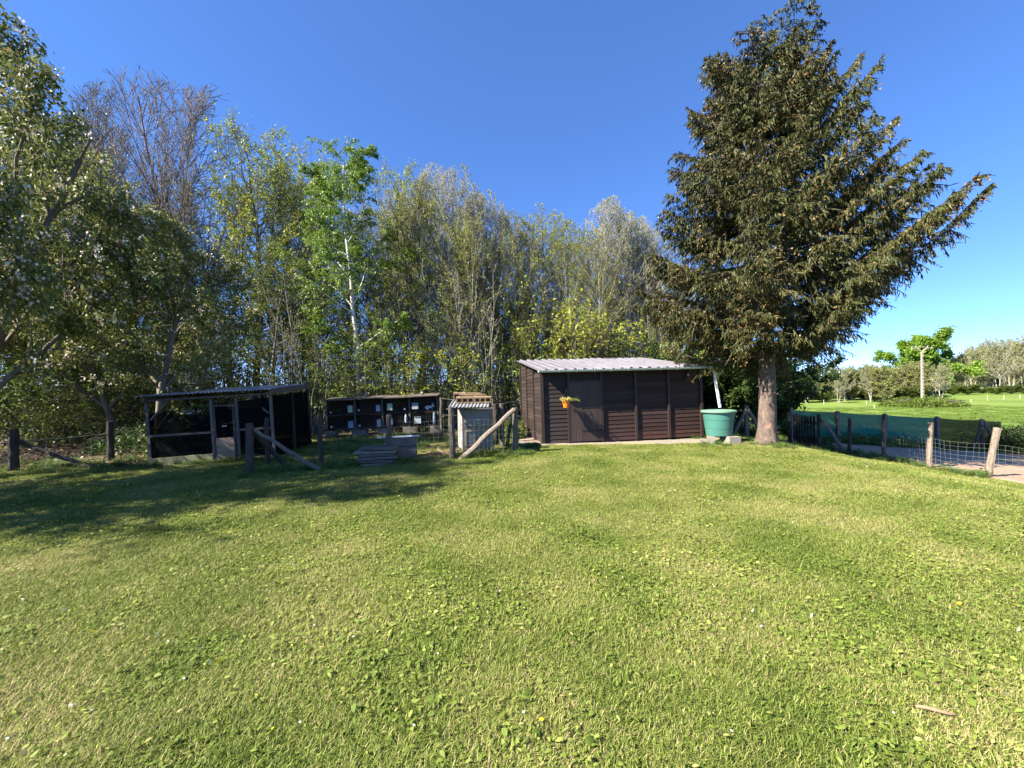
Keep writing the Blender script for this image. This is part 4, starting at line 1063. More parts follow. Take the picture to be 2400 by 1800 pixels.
def tree_meshes(name, S, bark, twig, leafmat, lpt, lsize, seed, aspect=0.6, leaf_lev=2, minr=0.006, droop=0.2, tint=(0, 1), blossom=0, trunk_lev=1, hang=0.0, jit=0.5):
    rg = np.random.default_rng(seed)
    lev = S[:, 8]
    def tub(sel, n):
        q = S[sel]
        return np_tubes(q[:, 0:3], q[:, 3:6], np.maximum(q[:, 6], minr), np.maximum(q[:, 7], minr * 0.8), n)
    out = [('trunk', npmesh(name + '_trunk', [tub(lev <= trunk_lev, 6)], bark, smooth=True))]
    if (lev > trunk_lev).any(): out.append(('branches', npmesh(name + '_branches', [tub(lev > trunk_lev, 3)], twig)))
    else: out[0] = ('stems', out[0][1])
    def scatter(per, sz, asp):
        q = S[lev >= leaf_lev]
        k = rg.poisson(per, len(q))
        I = np.repeat(np.arange(len(q)), k)
        t = rg.uniform(0, 1, (len(I), 1))
        P0 = q[I, 0:3] * (1 - t) + q[I, 3:6] * t + rg.normal(size=(len(I), 3)) * sz * jit
        D0 = norm(q[I, 3:6] - q[I, 0:3]) * 0.6 + norm(rg.normal(size=(len(I), 3)))
        D0[:, 2] -= hang
        return P0, D0, sz * rg.uniform(0.6, 1.3, len(I)), asp
    if lpt:
        P0, D0, s, a = scatter(lpt, lsize, aspect)
        V, Fq = np_leaves(P0, D0, s, rg, a, droop)
        cl = np.clip(rg.normal(0.5, 0.22, len(P0)) + 0.18 * np.sin(P0[:, 0] * 2.1) * np.sin(P0[:, 1] * 1.9 + P0[:, 2]), 0, 1) * (tint[1] - tint[0]) + tint[0]
        out.append(('leaves', npmesh(name + '_leaves', [(V, Fq)], leafmat, [np.repeat(cl, 4)])))
    if blossom:
        P0, D0, s, a = scatter(blossom, 0.05, 0.9)
        I = np.repeat(np.arange(len(P0)), 7)
        Pb = P0[I] + rg.normal(size=(len(I), 3)) * 0.026
        V, Fq = np_leaves(Pb, norm(rg.normal(size=(len(I), 3))) + np.array([0, 0, 0.3]), np.full(len(I), 0.042), rg, 0.95)
        out.append(('blossom', npmesh(name + '_blossom', [(V, Fq)], M['petal'], [np.repeat(rg.uniform(0, 1, len(I)), 4)])))
    return out
def plant_tree(name, label, cat, meshes, x, y, scale, rz, group=None, z=None):
    t = thing(name, label, cat, (x, y, Tz(x, y) if z is None else z), (0, 0, rz), group)
    t.scale = scale if hasattr(scale, '__len__') else (scale, scale, scale)
    for nm, me in meshes: put(nm, me, t)
    return t

bell = lambda t: 0.55 + 0.9 * math.sin(math.pi * min(1, t * 0.9 + 0.08)) * (1 - 0.55 * t)
fan = lambda t: 1.05 - 0.42 * t
BASE = dict(seg=[14, 6, 4, 2], tip=[0.12, 0.25, 0.35, 0.5], start=[0.28, 0.15, 0.1, 0], kids=[2.4, 1.5, 1.5, 0], wob=[0.05, 0.10, 0.16, 0.2], up=[0.05, 0.05, 0.02, 0.0], ang=[50, 44, 45, 0], ratio=[0.34, 0.42, 0.45, 0], rr=[0.55, 0.6, 0.6, 0], prof=fan, angtop=0.35)
def V_(**k):
    d = dict(BASE); d.update(k); return d
H0 = 14.0
VAR = {}
VAR['leafy_a'] = tree_meshes('leafy_a', make_tree(1, H0, V_(kids=[2.8, 1.7, 1.7, 0]), 2, 0.12, 0.10, env=(0.62, 0.36, 0.24)), M['bark'], M['twig'], M['leaf_spring'], 2.3, 0.095, 1)
VAR['leafy_b'] = tree_meshes('leafy_b', make_tree(2, H0, V_(start=[0.22, 0.15, 0.1, 0]), 3, 0.10, 0.14, env=(0.62, 0.36, 0.25)), M['bark'], M['twig'], M['leaf_spring'], 1.7, 0.095, 2)
VAR['leafy_c'] = tree_meshes('leafy_c', make_tree(3, H0, V_(start=[0.18, 0.15, 0.1, 0], kids=[2.8, 1.7, 1.7, 0]), 1, 0.12, env=(0.58, 0.40, 0.22)), M['bark'], M['twig'], M['leaf_mid'], 2.6, 0.10, 3)
fanP = V_(ang=[32, 30, 36, 0], wob=[0.03, 0.06, 0.11, 0.15], kids=[3.0, 2.0, 2.0, 0], ratio=[0.40, 0.42, 0.42, 0], prof=fan, up=[0.05, 0.05, 0.02, 0.0], start=[0.25, 0.15, 0.1, 0])
VAR['bare_a'] = tree_meshes('bare_a', make_tree(4, H0, fanP, 2, 0.11, 0.10, env=(0.66, 0.32, 0.26)), M['bark_red'], M['bark_red'], M['leaf_bud'], 0.10, 0.07, 4, minr=0.008)
VAR['bare_b'] = tree_meshes('bare_b', make_tree(5, H0, fanP, 3, 0.09, 0.14, env=(0.66, 0.32, 0.26)), M['bark'], M['twig'], M['leaf_bud'], 0.35, 0.07, 5, minr=0.008)
VAR['bud_a'] = tree_meshes('bud_a', make_tree(6, H0, fanP, 3, 0.09, 0.13, env=(0.64, 0.34, 0.25)), M['bark_light'], M['bark_light'], M['leaf_bud'], 1.3, 0.075, 6, minr=0.009)
VAR['bud_b'] = tree_meshes('bud_b', make_tree(7, H0, V_(ang=[38, 34, 38, 0], kids=[2.6, 1.7, 1.8, 0], ratio=[0.34, 0.42, 0.44, 0], start=[0.2, 0.15, 0.1, 0]), 3, 0.09, 0.13, env=(0.62, 0.36, 0.25)), M['bark_light'], M['twig'], M['leaf_spring'], 1.4, 0.085, 7, minr=0.008)
VAR['birch'] = tree_meshes('birch', make_tree(8, H0, V_(up=[0.05, 0.04, -0.10, -0.35], start=[0.35, 0.2, 0.1, 0], ratio=[0.20, 0.5, 0.7, 0], kids=[2.6, 1.6, 1.8, 0], ang=[45, 45, 50, 0]), 1, 0.11, env=(0.68, 0.30, 0.26)), M['bark_birch'], M['twig'], M['leaf_birch'], 9, 0.085, 8, aspect=0.55, hang=0.9, droop=0.3)
hazP = dict(seg=[7, 5, 3], tip=[0.25, 0.3, 0.5], start=[0.12, 0.1, 0], kids=[1.8, 1.7, 0], wob=[0.10, 0.14, 0.2], up=[0.04, 0.05, 0.0], ang=[42, 45, 0], ratio=[0.40, 0.42, 0], rr=[0.6, 0.6, 0], prof=lambda t: 1.1 - 0.5 * t, angtop=0.2)
VAR['hazel_a'] = tree_meshes('hazel_a', make_tree(11, 4.6, hazP, 8, 0.028, 0.32), M['bark'], M['twig'], M['leaf_spring'], 1.5, 0.10, 11, leaf_lev=1, trunk_lev=0, minr=0.005)
VAR['hazel_b'] = tree_meshes('hazel_b', make_tree(12, 4.6, hazP, 9, 0.028, 0.36), M['bark'], M['twig'], M['leaf_mid'], 1.5, 0.10, 12, leaf_lev=1, trunk_lev=0, minr=0.005)
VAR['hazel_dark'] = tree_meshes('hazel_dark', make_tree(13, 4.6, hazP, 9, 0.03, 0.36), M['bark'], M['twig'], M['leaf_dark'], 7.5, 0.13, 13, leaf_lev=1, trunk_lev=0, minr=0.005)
sapP = dict(seg=[9, 3, 2], tip=[0.25, 0.4, 0.5], start=[0.45, 0.2, 0], kids=[1.5, 1.3, 0], wob=[0.05, 0.14, 0.2], up=[0.06, 0.1, 0.0], ang=[42, 45, 0], ratio=[0.17, 0.45, 0], rr=[0.5, 0.6, 0], prof=fan, angtop=0.2)
VAR['sap_a'] = tree_meshes('sap_a', make_tree(14, 7.0, sapP, 2, 0.036, 0.12), M['bark_light'], M['twig'], M['leaf_spring'], 1.2, 0.11, 14, leaf_lev=1, trunk_lev=9)
VAR['sap_b'] = tree_meshes('sap_b', make_tree(15, 7.0, sapP, 3, 0.032, 0.16), M['bark'], M['twig'], M['leaf_mid'], 1.6, 0.11, 15, leaf_lev=1, trunk_lev=9)
VAR['sap_c'] = tree_meshes('sap_c', make_tree(16, 7.0, sapP, 4, 0.03, 0.18), M['bark_light'], M['twig'], M['leaf_bud'], 0.6, 0.08, 16, leaf_lev=1, trunk_lev=9)

LAB = {'leafy_a': ('woodland_tree', 'slender tree in fresh yellow-green leaf in the wood behind the hutch', 'yellow-green trees of the wood'),
       'leafy_b': ('woodland_tree', 'many-stemmed thinly leafed spring green tree in the wood', 'thinly leafed trees of the wood'),
       'leafy_c': ('woodland_tree', 'fuller mid green tree standing in the wood', 'mid green trees of the wood'),
       'bare_a': ('bare_tree', 'leafless reddish-brown fan of upright branches above the apple trees', 'leafless reddish trees of the wood'),
       'bare_b': ('bare_tree', 'leafless grey twiggy tree at the wood edge', 'leafless grey trees of the wood'),
       'bud_a': ('budding_tree', 'pale grey rounded tree misted with opening buds in the wood', 'pale budding trees of the wood'),
       'bud_b': ('budding_tree', 'fine-twigged tree with small light green leaves in the wood', 'fine-twigged trees of the wood'),
       'birch': ('birch_tree', 'white-trunked birch with drooping bright green foliage', None),
       'hazel_a': ('hazel_shrub', 'bright yellow-green leafy shrub at the foot of the wood', 'bright shrubs of the wood edge'),
       'hazel_b': ('hazel_shrub', 'mid green bushy shrub at the foot of the wood', 'mid green shrubs of the wood edge'),
       'hazel_dark': ('dark_shrub', 'dense dark green shrub behind the shed and spruce', 'dark shrubs behind the shed'),
       'sap_a': ('sapling', 'thin pale forked sapling with sparse spring leaves in the wood', 'pale saplings of the wood'),
       'sap_b': ('sapling', 'thin brown sapling clump with mid green leaves in the wood', 'brown saplings of the wood'),
       'sap_c': ('sapling', 'clump of thin almost leafless poles in the wood', 'bare pole clumps of the wood')}
rt = random.Random(77)
def horizon(px): return 917 - (px - 1200) * math.tan(R(1))
def landmark(px, Y):
    d = ' fronting the wood' if Y < 18.3 else (' in mid wood' if Y < 21 else ' at wood back')
    for lim, w in ((330, 'behind the apple trees'), (740, 'behind the aviary'), (1030, 'behind the rabbit hutch'), (1205, 'behind the metal cabinet'), (1650, 'behind the brown shed'), (9999, 'behind the spruce')):
        if px < lim: return d + ' ' + w
def wood(px, topy, Y, var, sq=None, label=None, group=None):
    x = (px - 1200) / 925 * Y
    H = 1.6 + (horizon(px) - topy) / 925 * Y
    base = H0 if var[:4] in ('leaf', 'bare', 'bud_', 'birc') else (4.6 if var[:5] == 'hazel' else 7.0)
    zg = Tz(x, Y)
    k = (H - zg) / base * 0.97
    sq = sq or rt.uniform(0.9, 1.15)
    nm, lb, gp = LAB[var]
    lm = landmark(px, Y)
    if gp: lb, gp = lb.replace(' in the wood behind the hutch', '').replace(' in the wood', '').replace(' at the foot of the wood', '').replace(' at the wood edge', '').replace(' behind the hutch', '').replace(' behind the shed and spruce', '').replace(' above the apple trees', '').replace(' standing', '') + lm, gp + lm
    return plant_tree(nm, label or lb, 'shrub' if var[:5] == 'hazel' else ('sapling' if var[:3] == 'sap' else 'tree'), VAR[var], x, Y, (k * sq, k * sq, k), rt.uniform(0, 6.28), group or gp)
for a in [(280, 170, 19, 'bare_b', 0.85), (460, 185, 19, 'bare_a', 0.95), 
          (600, 262, 18, 'leafy_a', 1.0), (520, 400, 21, 'leafy_b'), (690, 385, 20, 'leafy_b', 0.9), (745, 338, 22, 'leafy_a', 0.85), 
          (845, 345, 17.2, 'birch', 1.35), (945, 362, 18.5, 'leafy_a', 0.8), (900, 420, 22, 'bud_a'), (800, 470, 20, 'leafy_c', 0.9),
          (1050, 372, 19, 'bud_a', 0.9), (1140, 432, 20, 'bud_a', 0.8), (1000, 430, 23, 'leafy_b'), (1090, 480, 17.5, 'bud_b', 0.85),
          (1225, 475, 19, 'bud_b', 0.85), (1290, 470, 20, 'leafy_b', 0.85), (1345, 520, 23, 'bud_b'), (1180, 520, 23, 'bud_b'),
          (1430, 455, 20, 'bud_a', 1.0), (1500, 500, 21, 'bud_a', 0.9), (1375, 520, 18, 'bud_b', 0.9), (1555, 560, 21.5, 'bud_b', 0.9),
          (100, 250, 17, 'leafy_a'), (190, 330, 15.5, 'leafy_b'), (-90, 260, 17, 'leafy_a'), (-240, 220, 19, 'leafy_c'), (60, 380, 22, 'leafy_c'),
          (430, 480, 17, 'leafy_c'), (640, 560, 16.8, 'leafy_c'), (300, 460, 19, 'leafy_b'), (1620, 640, 25, 'bud_b'), (1700, 690, 28, 'leafy_b')]:
    wood(*a)
for a in [(1260, 640, 17.8, 'hazel_a', 0.9), (1345, 690, 18.2, 'hazel_a'), (1470, 760, 17.6, 'hazel_b'), (960, 790, 16.6, 'hazel_a', 1.2), (885, 760, 17.2, 'hazel_b', 1.2), (800, 790, 16.9, 'hazel_b', 1.2), (1120, 760, 17.0, 'hazel_a'),
          (1540, 740, 18.0, 'hazel_a'), (690, 830, 17.3, 'hazel_b'), (520, 740, 16, 'hazel_b'), (430, 720, 15.5, 'hazel_b'), (320, 700, 15, 'hazel_b'), (200, 690, 14.5, 'hazel_b'), (90, 720, 14.5, 'hazel_b'), (1030, 800, 17.5, 'hazel_b', 1.2), (760, 700, 19, 'hazel_a'), (1180, 720, 19, 'hazel_b'), (1380, 720, 19.5, 'hazel_b'), (-40, 700, 14, 'hazel_b'), (250, 820, 13.2, 'hazel_b', 1.3), (120, 840, 13.0, 'hazel_b', 1.3)]:
    wood(*a)
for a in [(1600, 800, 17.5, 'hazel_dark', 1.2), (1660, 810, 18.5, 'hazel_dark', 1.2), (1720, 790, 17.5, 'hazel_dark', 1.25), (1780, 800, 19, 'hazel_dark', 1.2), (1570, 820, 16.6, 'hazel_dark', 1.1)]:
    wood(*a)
ns = 0
while ns < 150:
    Y = rt.uniform(16.2, 25.5); px = rt.uniform(180, 1570)
    x = (px - 1200) / 925 * Y
    if x > -0.6 and Y < 17.0: continue
    var = rt.choice(['sap_a', 'sap_b', 'sap_c', 'sap_c'])
    H = rt.uniform(4.0, 8.0)
    nm, lb, gp = LAB[var]
    lm = landmark(px, Y); lb, gp = lb.replace(' in the wood', '') + lm, gp + lm
    k = H / 7.0
    plant_tree(nm, lb, 'sapling', VAR[var], x, Y, (k * 1.0, k * 1.0, k), rt.uniform(0, 6.28), gp)
    ns += 1
# uncountable thicket of thin stems and leaves at the wood's foot
rg = np.random.default_rng(41)
N = 4200
yy = rg.uniform(16.0, 26, N); xx = (rg.uniform(150, 1580, N) - 1200) / 925 * yy
ok = ~((xx > -0.8) & (yy < 16.6)); xx, yy = xx[ok], yy[ok]; N = len(xx)
h = rg.gamma(4, 0.45, N) + 0.4
b0 = np.stack([xx, yy, T(xx, yy) - 0.05], 1)
lean = rg.normal(size=(N, 2)) * 0.12
P1 = b0 + np.stack([lean[:, 0] * h, lean[:, 1] * h, h * 0.55], 1)
P2 = P1 + np.stack([(lean[:, 0] + rg.normal(size=N) * 0.12) * h, (lean[:, 1] + rg.normal(size=N) * 0.1) * h, h * 0.45], 1)
rr = rg.uniform(0.006, 0.016, N)
o = put('thicket_stems', npmesh('thicket_stems', [np_tubes(b0, P1, rr, rr * 0.8, 3), np_tubes(P1, P2, rr * 0.8, rr * 0.4, 3)], M['bark_light']))
tag(o, 'dense thin dry stems crowding the foot of the wood', 'undergrowth', kind='stuff')
K = 26000
I = rg.integers(0, N, K); t = rg.uniform(0.1, 1.05, (K, 1))
Pl = b0[I] * (1 - t) + P2[I] * t + rg.normal(size=(K, 3)) * 0.16
o = put('thicket_leaves', npmesh('thicket_leaves', [np_leaves(Pl, rg.normal(size=(K, 3)), rg.uniform(0.05, 0.12, K), rg, 0.6)], M['leaf_mid'], [np.repeat(rg.uniform(0, 0.9, K), 4)]))
tag(o, 'sparse low leaves of the undergrowth in the wood', 'undergrowth', kind='stuff')

# ------------------------------------------------------------------ apple trees
appP = dict(seg=[7, 7, 5, 3], tip=[0.4, 0.25, 0.3, 0.5], start=[0.25, 0.15, 0.05, 0], kids=[2.6, 1.9, 2.0, 0], wob=[0.10, 0.16, 0.22, 0.3], up=[0.03, 0.03, 0.02, 0.0], ang=[62, 50, 50, 0], ratio=[0.62, 0.42, 0.42, 0], rr=[0.6, 0.55, 0.55, 0], prof=lambda t: 1.05 - 0.3 * t, angtop=0.5)
VAR['apple_a'] = tree_meshes('apple_a', make_tree(51, 5.6, appP, 1, 0.085, env=(0.50, 0.50, 0.44)), M['bark'], M['twig'], M['leaf_apple'], 9.5, 0.075, 51, aspect=0.5, leaf_lev=2, minr=0.005, blossom=0.22, jit=0.9)
VAR['apple_b'] = tree_meshes('apple_b', make_tree(52, 5.6, appP, 1, 0.085, env=(0.52, 0.48, 0.50)), M['bark'], M['twig'], M['leaf_apple'], 9.5, 0.075, 52, aspect=0.5, leaf_lev=2, minr=0.005, blossom=0.22, jit=0.9)
plant_tree('apple_tree', 'tall dense blossoming apple tree rising above all others beyond the leaning posts', 'tree', VAR['apple_a'], -11.0, 7.8, (1.22, 1.22, 1.74), 0.6)
plant_tree('apple_tree', 'spreading apple tree in white blossom hanging over the aviary roof', 'tree', VAR['apple_b'], -9.9, 10.9, (1.15, 1.15, 1.22), 2.4)
plant_tree('apple_tree', 'apple tree at the edge of the lawn casting shade across it', 'tree', VAR['apple_b'], -11.9, 3.9, (1.45, 1.45, 1.7), 4.6)
plant_tree('woodland_tree', 'tall mid green tree at the lawn edge well outside the garden fence', 'tree', VAR['leafy_c'], -13.9, 3.9, (1.2, 1.2, 0.80), 1.2)
plant_tree('woodland_tree', 'tall yellow-green tree by the lawn corner next to the apple trees', 'tree', VAR['leafy_a'], -12.4, 3.1, (0.95, 0.95, 0.76), 2.2)
for i, (x, y, h) in enumerate([(-20.5, 4.6, 0.62), (-19.5, 7.6, 0.62), (-18.5, 10.2, 0.66), (-21.0, 13.0, 0.9), (-16.5, 14.5, 0.85)]):
    plant_tree('woodland_tree', 'mid green tree of the wood closing the garden beyond the apple trees', 'tree', VAR['leafy_c'], x, y, (h * 1.35, h * 1.35, h), 1.7 * i, 'trees beyond the apple trees')
plant_tree('apple_tree', 'apple tree behind the aviary beside the wood', 'tree', VAR['apple_a'], -12.6, 12.6, (1.15, 1.15, 1.45), 3.6)

# ------------------------------------------------------------------ spruce
def make_spruce():
    rg = np.random.default_rng(61)
    H = 11.85
    tree = thing('spruce_tree', 'tall spruce with bare scaly lower trunk and long upswept side branches', 'tree', (7.06, 10.95, Tz(7.06, 10.95)), scale=(1, 1, 0.965))
    # trunk
    zs = np.r_[-0.2, 0.0, 0.08, 0.2, 0.45, 0.9, 1.4, 1.9, 2.4, np.linspace(3, H, 16)]
    n = 16
    V = []
    for i, z in enumerate(zs):
        r = 0.215 * (1 - max(z, 0) / H) ** 0.85 + 0.012
        fl = 0.15 * math.exp(-max(z, 0) / 0.16)
        cxo = 0.05 * math.sin(z * 0.7); cyo = 0.04 * math.sin(z * 0.5 + 1)
        for k in range(n):
            a = 2 * math.pi * k / n
            rr = r + fl * (0.55 + 0.45 * math.cos(5 * a + 0.6)) + 0.012 * rg.normal()
            V.append((cxo + rr * math.cos(a), cyo + rr * math.sin(a), z))
    ii = np.arange(len(zs) * n).reshape(len(zs), n)
    Fq = np.stack([ii[:-1], np.roll(ii[:-1], -1, 1), np.roll(ii[1:], -1, 1), ii[1:]], -1).reshape(-1, 4)
    trunk = put('trunk', npmesh('spruce_trunk', [(np.array(V), Fq)], M['bark_spruce'], smooth=True), tree)
    for a, z, L in ((0.5, 2.05, 0.35), (3.6, 1.75, 0.22), (5.2, 1.5, 0.18), (1.2, 1.9, 0.3)):
        MB().tube([(0.2 * math.cos(a), 0.2 * math.sin(a), z), ((0.2 + L) * math.cos(a), (0.2 + L) * math.sin(a), z - 0.08)], [0.022, 0.012], 6).build('branch_stub', M['bark_spruce'], trunk)
    # limbs
    zl = [1.9, 3.0, 4.6, 6.0, 7.1, 9.0, 10.9, 11.8, 12.4]; ll = [3.2, 3.5, 3.4, 2.95, 2.6, 2.1, 1.55, 1.15, 0.6]
    zr = [1.9, 3.5, 5.1, 7.1, 8.4, 9.8, 10.8, 11.6, 12.4]; lr = [3.0, 3.8, 4.2, 4.5, 3.4, 2.7, 1.9, 1.1, 0.4]
    limbs = []
    z = 2.3
    while z < H - 0.75:
        k = 6 if z < 10 else 5
        a0 = rg.uniform(0, 6.28)
        for j in range(k):
            az = a0 + 2 * math.pi * j / k + rg.normal() * 0.22
            w = max(0.0, math.cos(az)) ** 1.6
            if w > 0.25 and rg.uniform() < 0.22: continue
            low = 2.75 if math.sin(az) < -0.75 else (3.25 if math.sin(az) < 0.75 and math.cos(az) < 0.4 else (2.6 if math.sin(az) < 0.3 else 2.25))
            if z < low: continue
            rise = 0.16 + 0.50 * w + (0.42 * max(0, (z - 7) / 5)) + rg.normal() * 0.05
            L = 2.5
            for _ in range(5):
                zt = z + rise * L
                L = (1 - w) * np.interp(zt, zl, ll) + w * np.interp(zt, zr, lr)
            L *= rg.uniform(0.78, 1.06) * (0.72 if z < 3.6 and math.sin(az) < 0 else 1)
            limbs.append((z + rg.uniform(-0.12, 0.12), az, max(L, 0.3), rise))
        z += 0.30 if z < 8 else 0.24
    S0, S1, SR0, SR1 = [], [], [], []
    SEC = []
    for (z0, az, L, rise) in limbs:
        m = 14
        u = np.linspace(0, 1, m + 1)
        hor = L * u
        # sags a little then sweeps up at the tip
        ver = rise * L * (0.35 * u + 0.65 * u ** 2.0) - 0.10 * L * np.sin(np.pi * u) * (1 if z0 < 8 else 0.3)
        wig = 0.03 * L * np.sin(u * 5 + rg.uniform(0, 6))
        P = np.stack([hor * math.cos(az) - wig * math.sin(az), hor * math.sin(az) + wig * math.cos(az), z0 + ver], 1)
        r0 = 0.010 + 0.0065 * L
        rad = r0 * (1 - 0.85 * u)
        S0.append(P[:-1]); S1.append(P[1:]); SR0.append(rad[:-1]); SR1.append(rad[1:])
        # secondaries
        ns_ = max(8, int(L / 0.055))
        uu = np.linspace(0.16, 1.0, ns_) + rg.normal(size=ns_) * 0.01
        uu = np.clip(uu, 0.1, 1)
        B = np.stack([np.interp(uu, u, P[:, i]) for i in range(3)], 1)
        d = norm(np.stack([np.interp(np.clip(uu + 0.04, 0, 1), u, P[:, i]) - np.interp(np.clip(uu - 0.04, 0, 1), u, P[:, i]) for i in range(3)], 1))
        sd = norm(np.cross(d, np.array([[0, 0, 1.0]])))
        sgn = np.where(np.arange(ns_) % 2 == 0, 1, -1)[:, None]
        ln = (0.27 + 0.55 * np.sin(np.pi * np.clip(uu * 0.72 + 0.22, 0, 1)) * min(1, L / 2.6)) * rg.uniform(0.6, 1.2, ns_) * np.where(uu > 0.9, 0.7, 1)
        sdir = norm(d * rg.uniform(0.45, 0.9, (ns_, 1)) + sd * sgn * rg.uniform(0.5, 0.9, (ns_, 1)) + np.array([[0, 0, 1]]) * rg.uniform(-0.35, 0.15, (ns_, 1)))
        drp = rg.uniform(0.15, 0.75, ns_) * (1 - 0.3 * (uu > 0.85))
        SEC.append(np.concatenate([B, sdir, ln[:, None], drp[:, None]], 1))
    limb = put('limbs', npmesh('spruce_limbs', [np_tubes(np.concatenate(S0), np.concatenate(S1), np.concatenate(SR0), np.concatenate(SR1), 5)], M['bark_spruce'], smooth=True), tree)
    SEC = np.concatenate(SEC)
    # twigs along the secondaries
    TP, TD, TL = [], [], []
    A0, A1, AR = [], [], []
    nseg = 4
    for s in range(nseg):
        t0, t1 = s / nseg, (s + 1) / nseg
        f = lambda t: SEC[:, 0:3] + SEC[:, 3:6] * SEC[:, 6:7] * t - np.array([[0, 0, 1.0]]) * SEC[:, 7:8] * SEC[:, 6:7] * t * t
        p0, p1 = f(t0), f(t1)
        A0.append(p0); A1.append(p1); AR.append(np.full(len(p0), 0.006 * (1 - 0.5 * t0)))
        dd = norm(p1 - p0)
        for q in range(6):
            t = rg.uniform(0, 1, (len(p0), 1))
            TP.append(p0 * (1 - t) + p1 * t)
            side = norm(np.cross(dd, rg.normal(size=dd.shape)))
            TD.append(norm(dd * rg.uniform(0.3, 1.0, (len(p0), 1)) + side * rg.uniform(0.2, 0.8, (len(p0), 1)) + np.array([[0, 0, -1.0]]) * rg.uniform(0.2, 1.5, (len(p0), 1))))
            TL.append(rg.uniform(0.07, 0.18, len(p0)))
            if q >= 3:
                TD[-1] = norm(np.array([[0, 0, -1.0]]) + rg.normal(size=dd.shape) * 0.28 + dd * 0.25); TL[-1] = rg.uniform(0.07, 0.22, len(p0)) * (0.5 + 0.5 * np.minimum(1, SEC[:, 6] / 0.5))
        TP.append(p0); TD.append(dd); TL.append(np.linalg.norm(p1 - p0, axis=1) * 1.25)
    TP = np.concatenate(TP); TD = np.concatenate(TD); TL = np.concatenate(TL)
    A0 = np.concatenate(A0); A1 = np.concatenate(A1); AR = np.concatenate(AR)
    put('twigs', npmesh('spruce_twigs', [np_tubes(A0, A1, AR, AR * 0.7, 3)], M['twig']), tree)
    N = len(TP)
    tint = np.clip(rg.normal(0.45, 0.22, N), 0, 1)
    parts = []
    for c in range(2):
        s = norm(np.cross(TD, rg.normal(size=TD.shape)))
        w = s * rg.uniform(0.009, 0.015, (N, 1))
        b = TP + TD * TL[:, None] * 0.45; e = TP + TD * TL[:, None] * 1.05
        V = np.stack([TP, b - w, e, b + w], 1).reshape(-1, 3)
        Fh = np.arange(N * 4).reshape(-1, 4)
        parts.append((V, Fh))
    put('needles', npmesh('spruce_needles', parts, M['needle'], [np.repeat(tint, 4)] * 2), tree)
    # brown catkins near the twig tips, in clusters
    cl = 0.5 + 0.5 * np.sin(TP[:, 0] * 2.3 + 1) * np.sin(TP[:, 2] * 1.7 + TP[:, 1])
    pick = rg.uniform(size=N) < 0.24 * cl ** 1.5
    C = TP[pick] + TD[pick] * TL[pick][:, None] * 0.9
    I = np.repeat(np.arange(len(C)), 2)
    C = C[I] + rg.normal(size=(len(I), 3)) * 0.02
    put('catkins', npmesh('spruce_catkins', [np_leaves(C, rg.normal(size=(len(I), 3)) + np.array([0, 0, -0.6]), rg.uniform(0.04, 0.075, len(I)), rg, 0.6)], M['cone'], [np.repeat(rg.uniform(0, 1, len(I)), 4)]), tree)
    return tree
make_spruce()

# ------------------------------------------------------------------ right background: field, far trees, pole
VAR['far_a'] = tree_meshes('far_a', make_tree(71, H0, V_(ang=[36, 34, 38, 0], kids=[2.4, 1.5, 1.6, 0], ratio=[0.30, 0.42, 0.5, 0], start=[0.3, 0.15, 0.1, 0]), 2, 0.15, 0.1), M['bark_light'], M['bark_light'], M['leaf_bud'], 1.1, 0.17, 71, minr=0.026)
VAR['far_b'] = tree_meshes('far_b', make_tree(72, H0, V_(ang=[40, 36, 38, 0], kids=[2.4, 1.5, 1.6, 0], ratio=[0.30, 0.42, 0.5, 0], start=[0.14, 0.15, 0.1, 0]), 4, 0.13, 0.2), M['bark_light'], M['twig'], M['leaf_bud'], 1.8, 0.20, 72, minr=0.024)
VAR['far_c'] = tree_meshes('far_c', make_tree(73, H0, V_(ang=[46, 40, 40, 0], kids=[2.4, 1.5, 1.6, 0], ratio=[0.34, 0.42, 0.5, 0], start=[0.08, 0.1, 0.1, 0]), 5, 0.12, 0.3), M['bark'], M['twig'], M['leaf_mid'], 2.8, 0.22, 73, minr=0.022)
FL = {'far_a': ('bare_tree', 'pale-stemmed almost leafless tree of the distant wood beyond the field', 'trees of the distant wood'), 'far_b': ('hedge_tree', 'light green tree of the hedge across the field', 'light green hedge trees across the field'), 'far_c': ('hedge_tree', 'rounded mid green tree of the hedge across the field', 'mid green hedge trees across the field')}
def far(px, topy, Y, var, sq):
    x = (px - 1200) / 925 * Y
    H = 1.6 + (horizon(px) - topy) / 925 * Y - Tz(x, Y)
    k = H / H0
    nm, lb, gp = FL[var]
    plant_tree(nm, lb, 'tree', VAR[var], x, Y, (k * sq, k * sq, k), rt.uniform(0, 6.28), gp)
for px in range(2205, 2560, 15):
    topy = float(np.interp(px, [2205, 2260, 2330, 2400, 2600], [850, 812, 795, 786, 780])) + rt.uniform(-8, 8)
    far(px, topy, rt.uniform(62, 76), 'far_a', rt.uniform(0.85, 1.1))
for px in range(2190, 2600, 17):
    far(px, float(np.interp(px, [2190, 2260, 2400, 2600], [868, 825, 800, 795])) + rt.uniform(-6, 6), rt.uniform(80, 92), 'far_b', rt.uniform(0.9, 1.2))
for px in range(1560, 2215, 15):
    topy = float(np.interp(px, [1560, 1860, 1900, 1990, 2060, 2120, 2215], [880, 880, 868, 850, 862, 850, 846])) + rt.uniform(-10, 14)
    far(px, topy, rt.uniform(44, 58), rt.choice(['far_b', 'far_c', 'far_a', 'far_a']), rt.uniform(1.1, 1.5))
for px in range(1600, 2200, 30):
    far(px, 912 + rt.uniform(-10, 8), rt.uniform(46, 56), rt.choice(['far_b', 'far_c']), rt.uniform(2.2, 3.0))
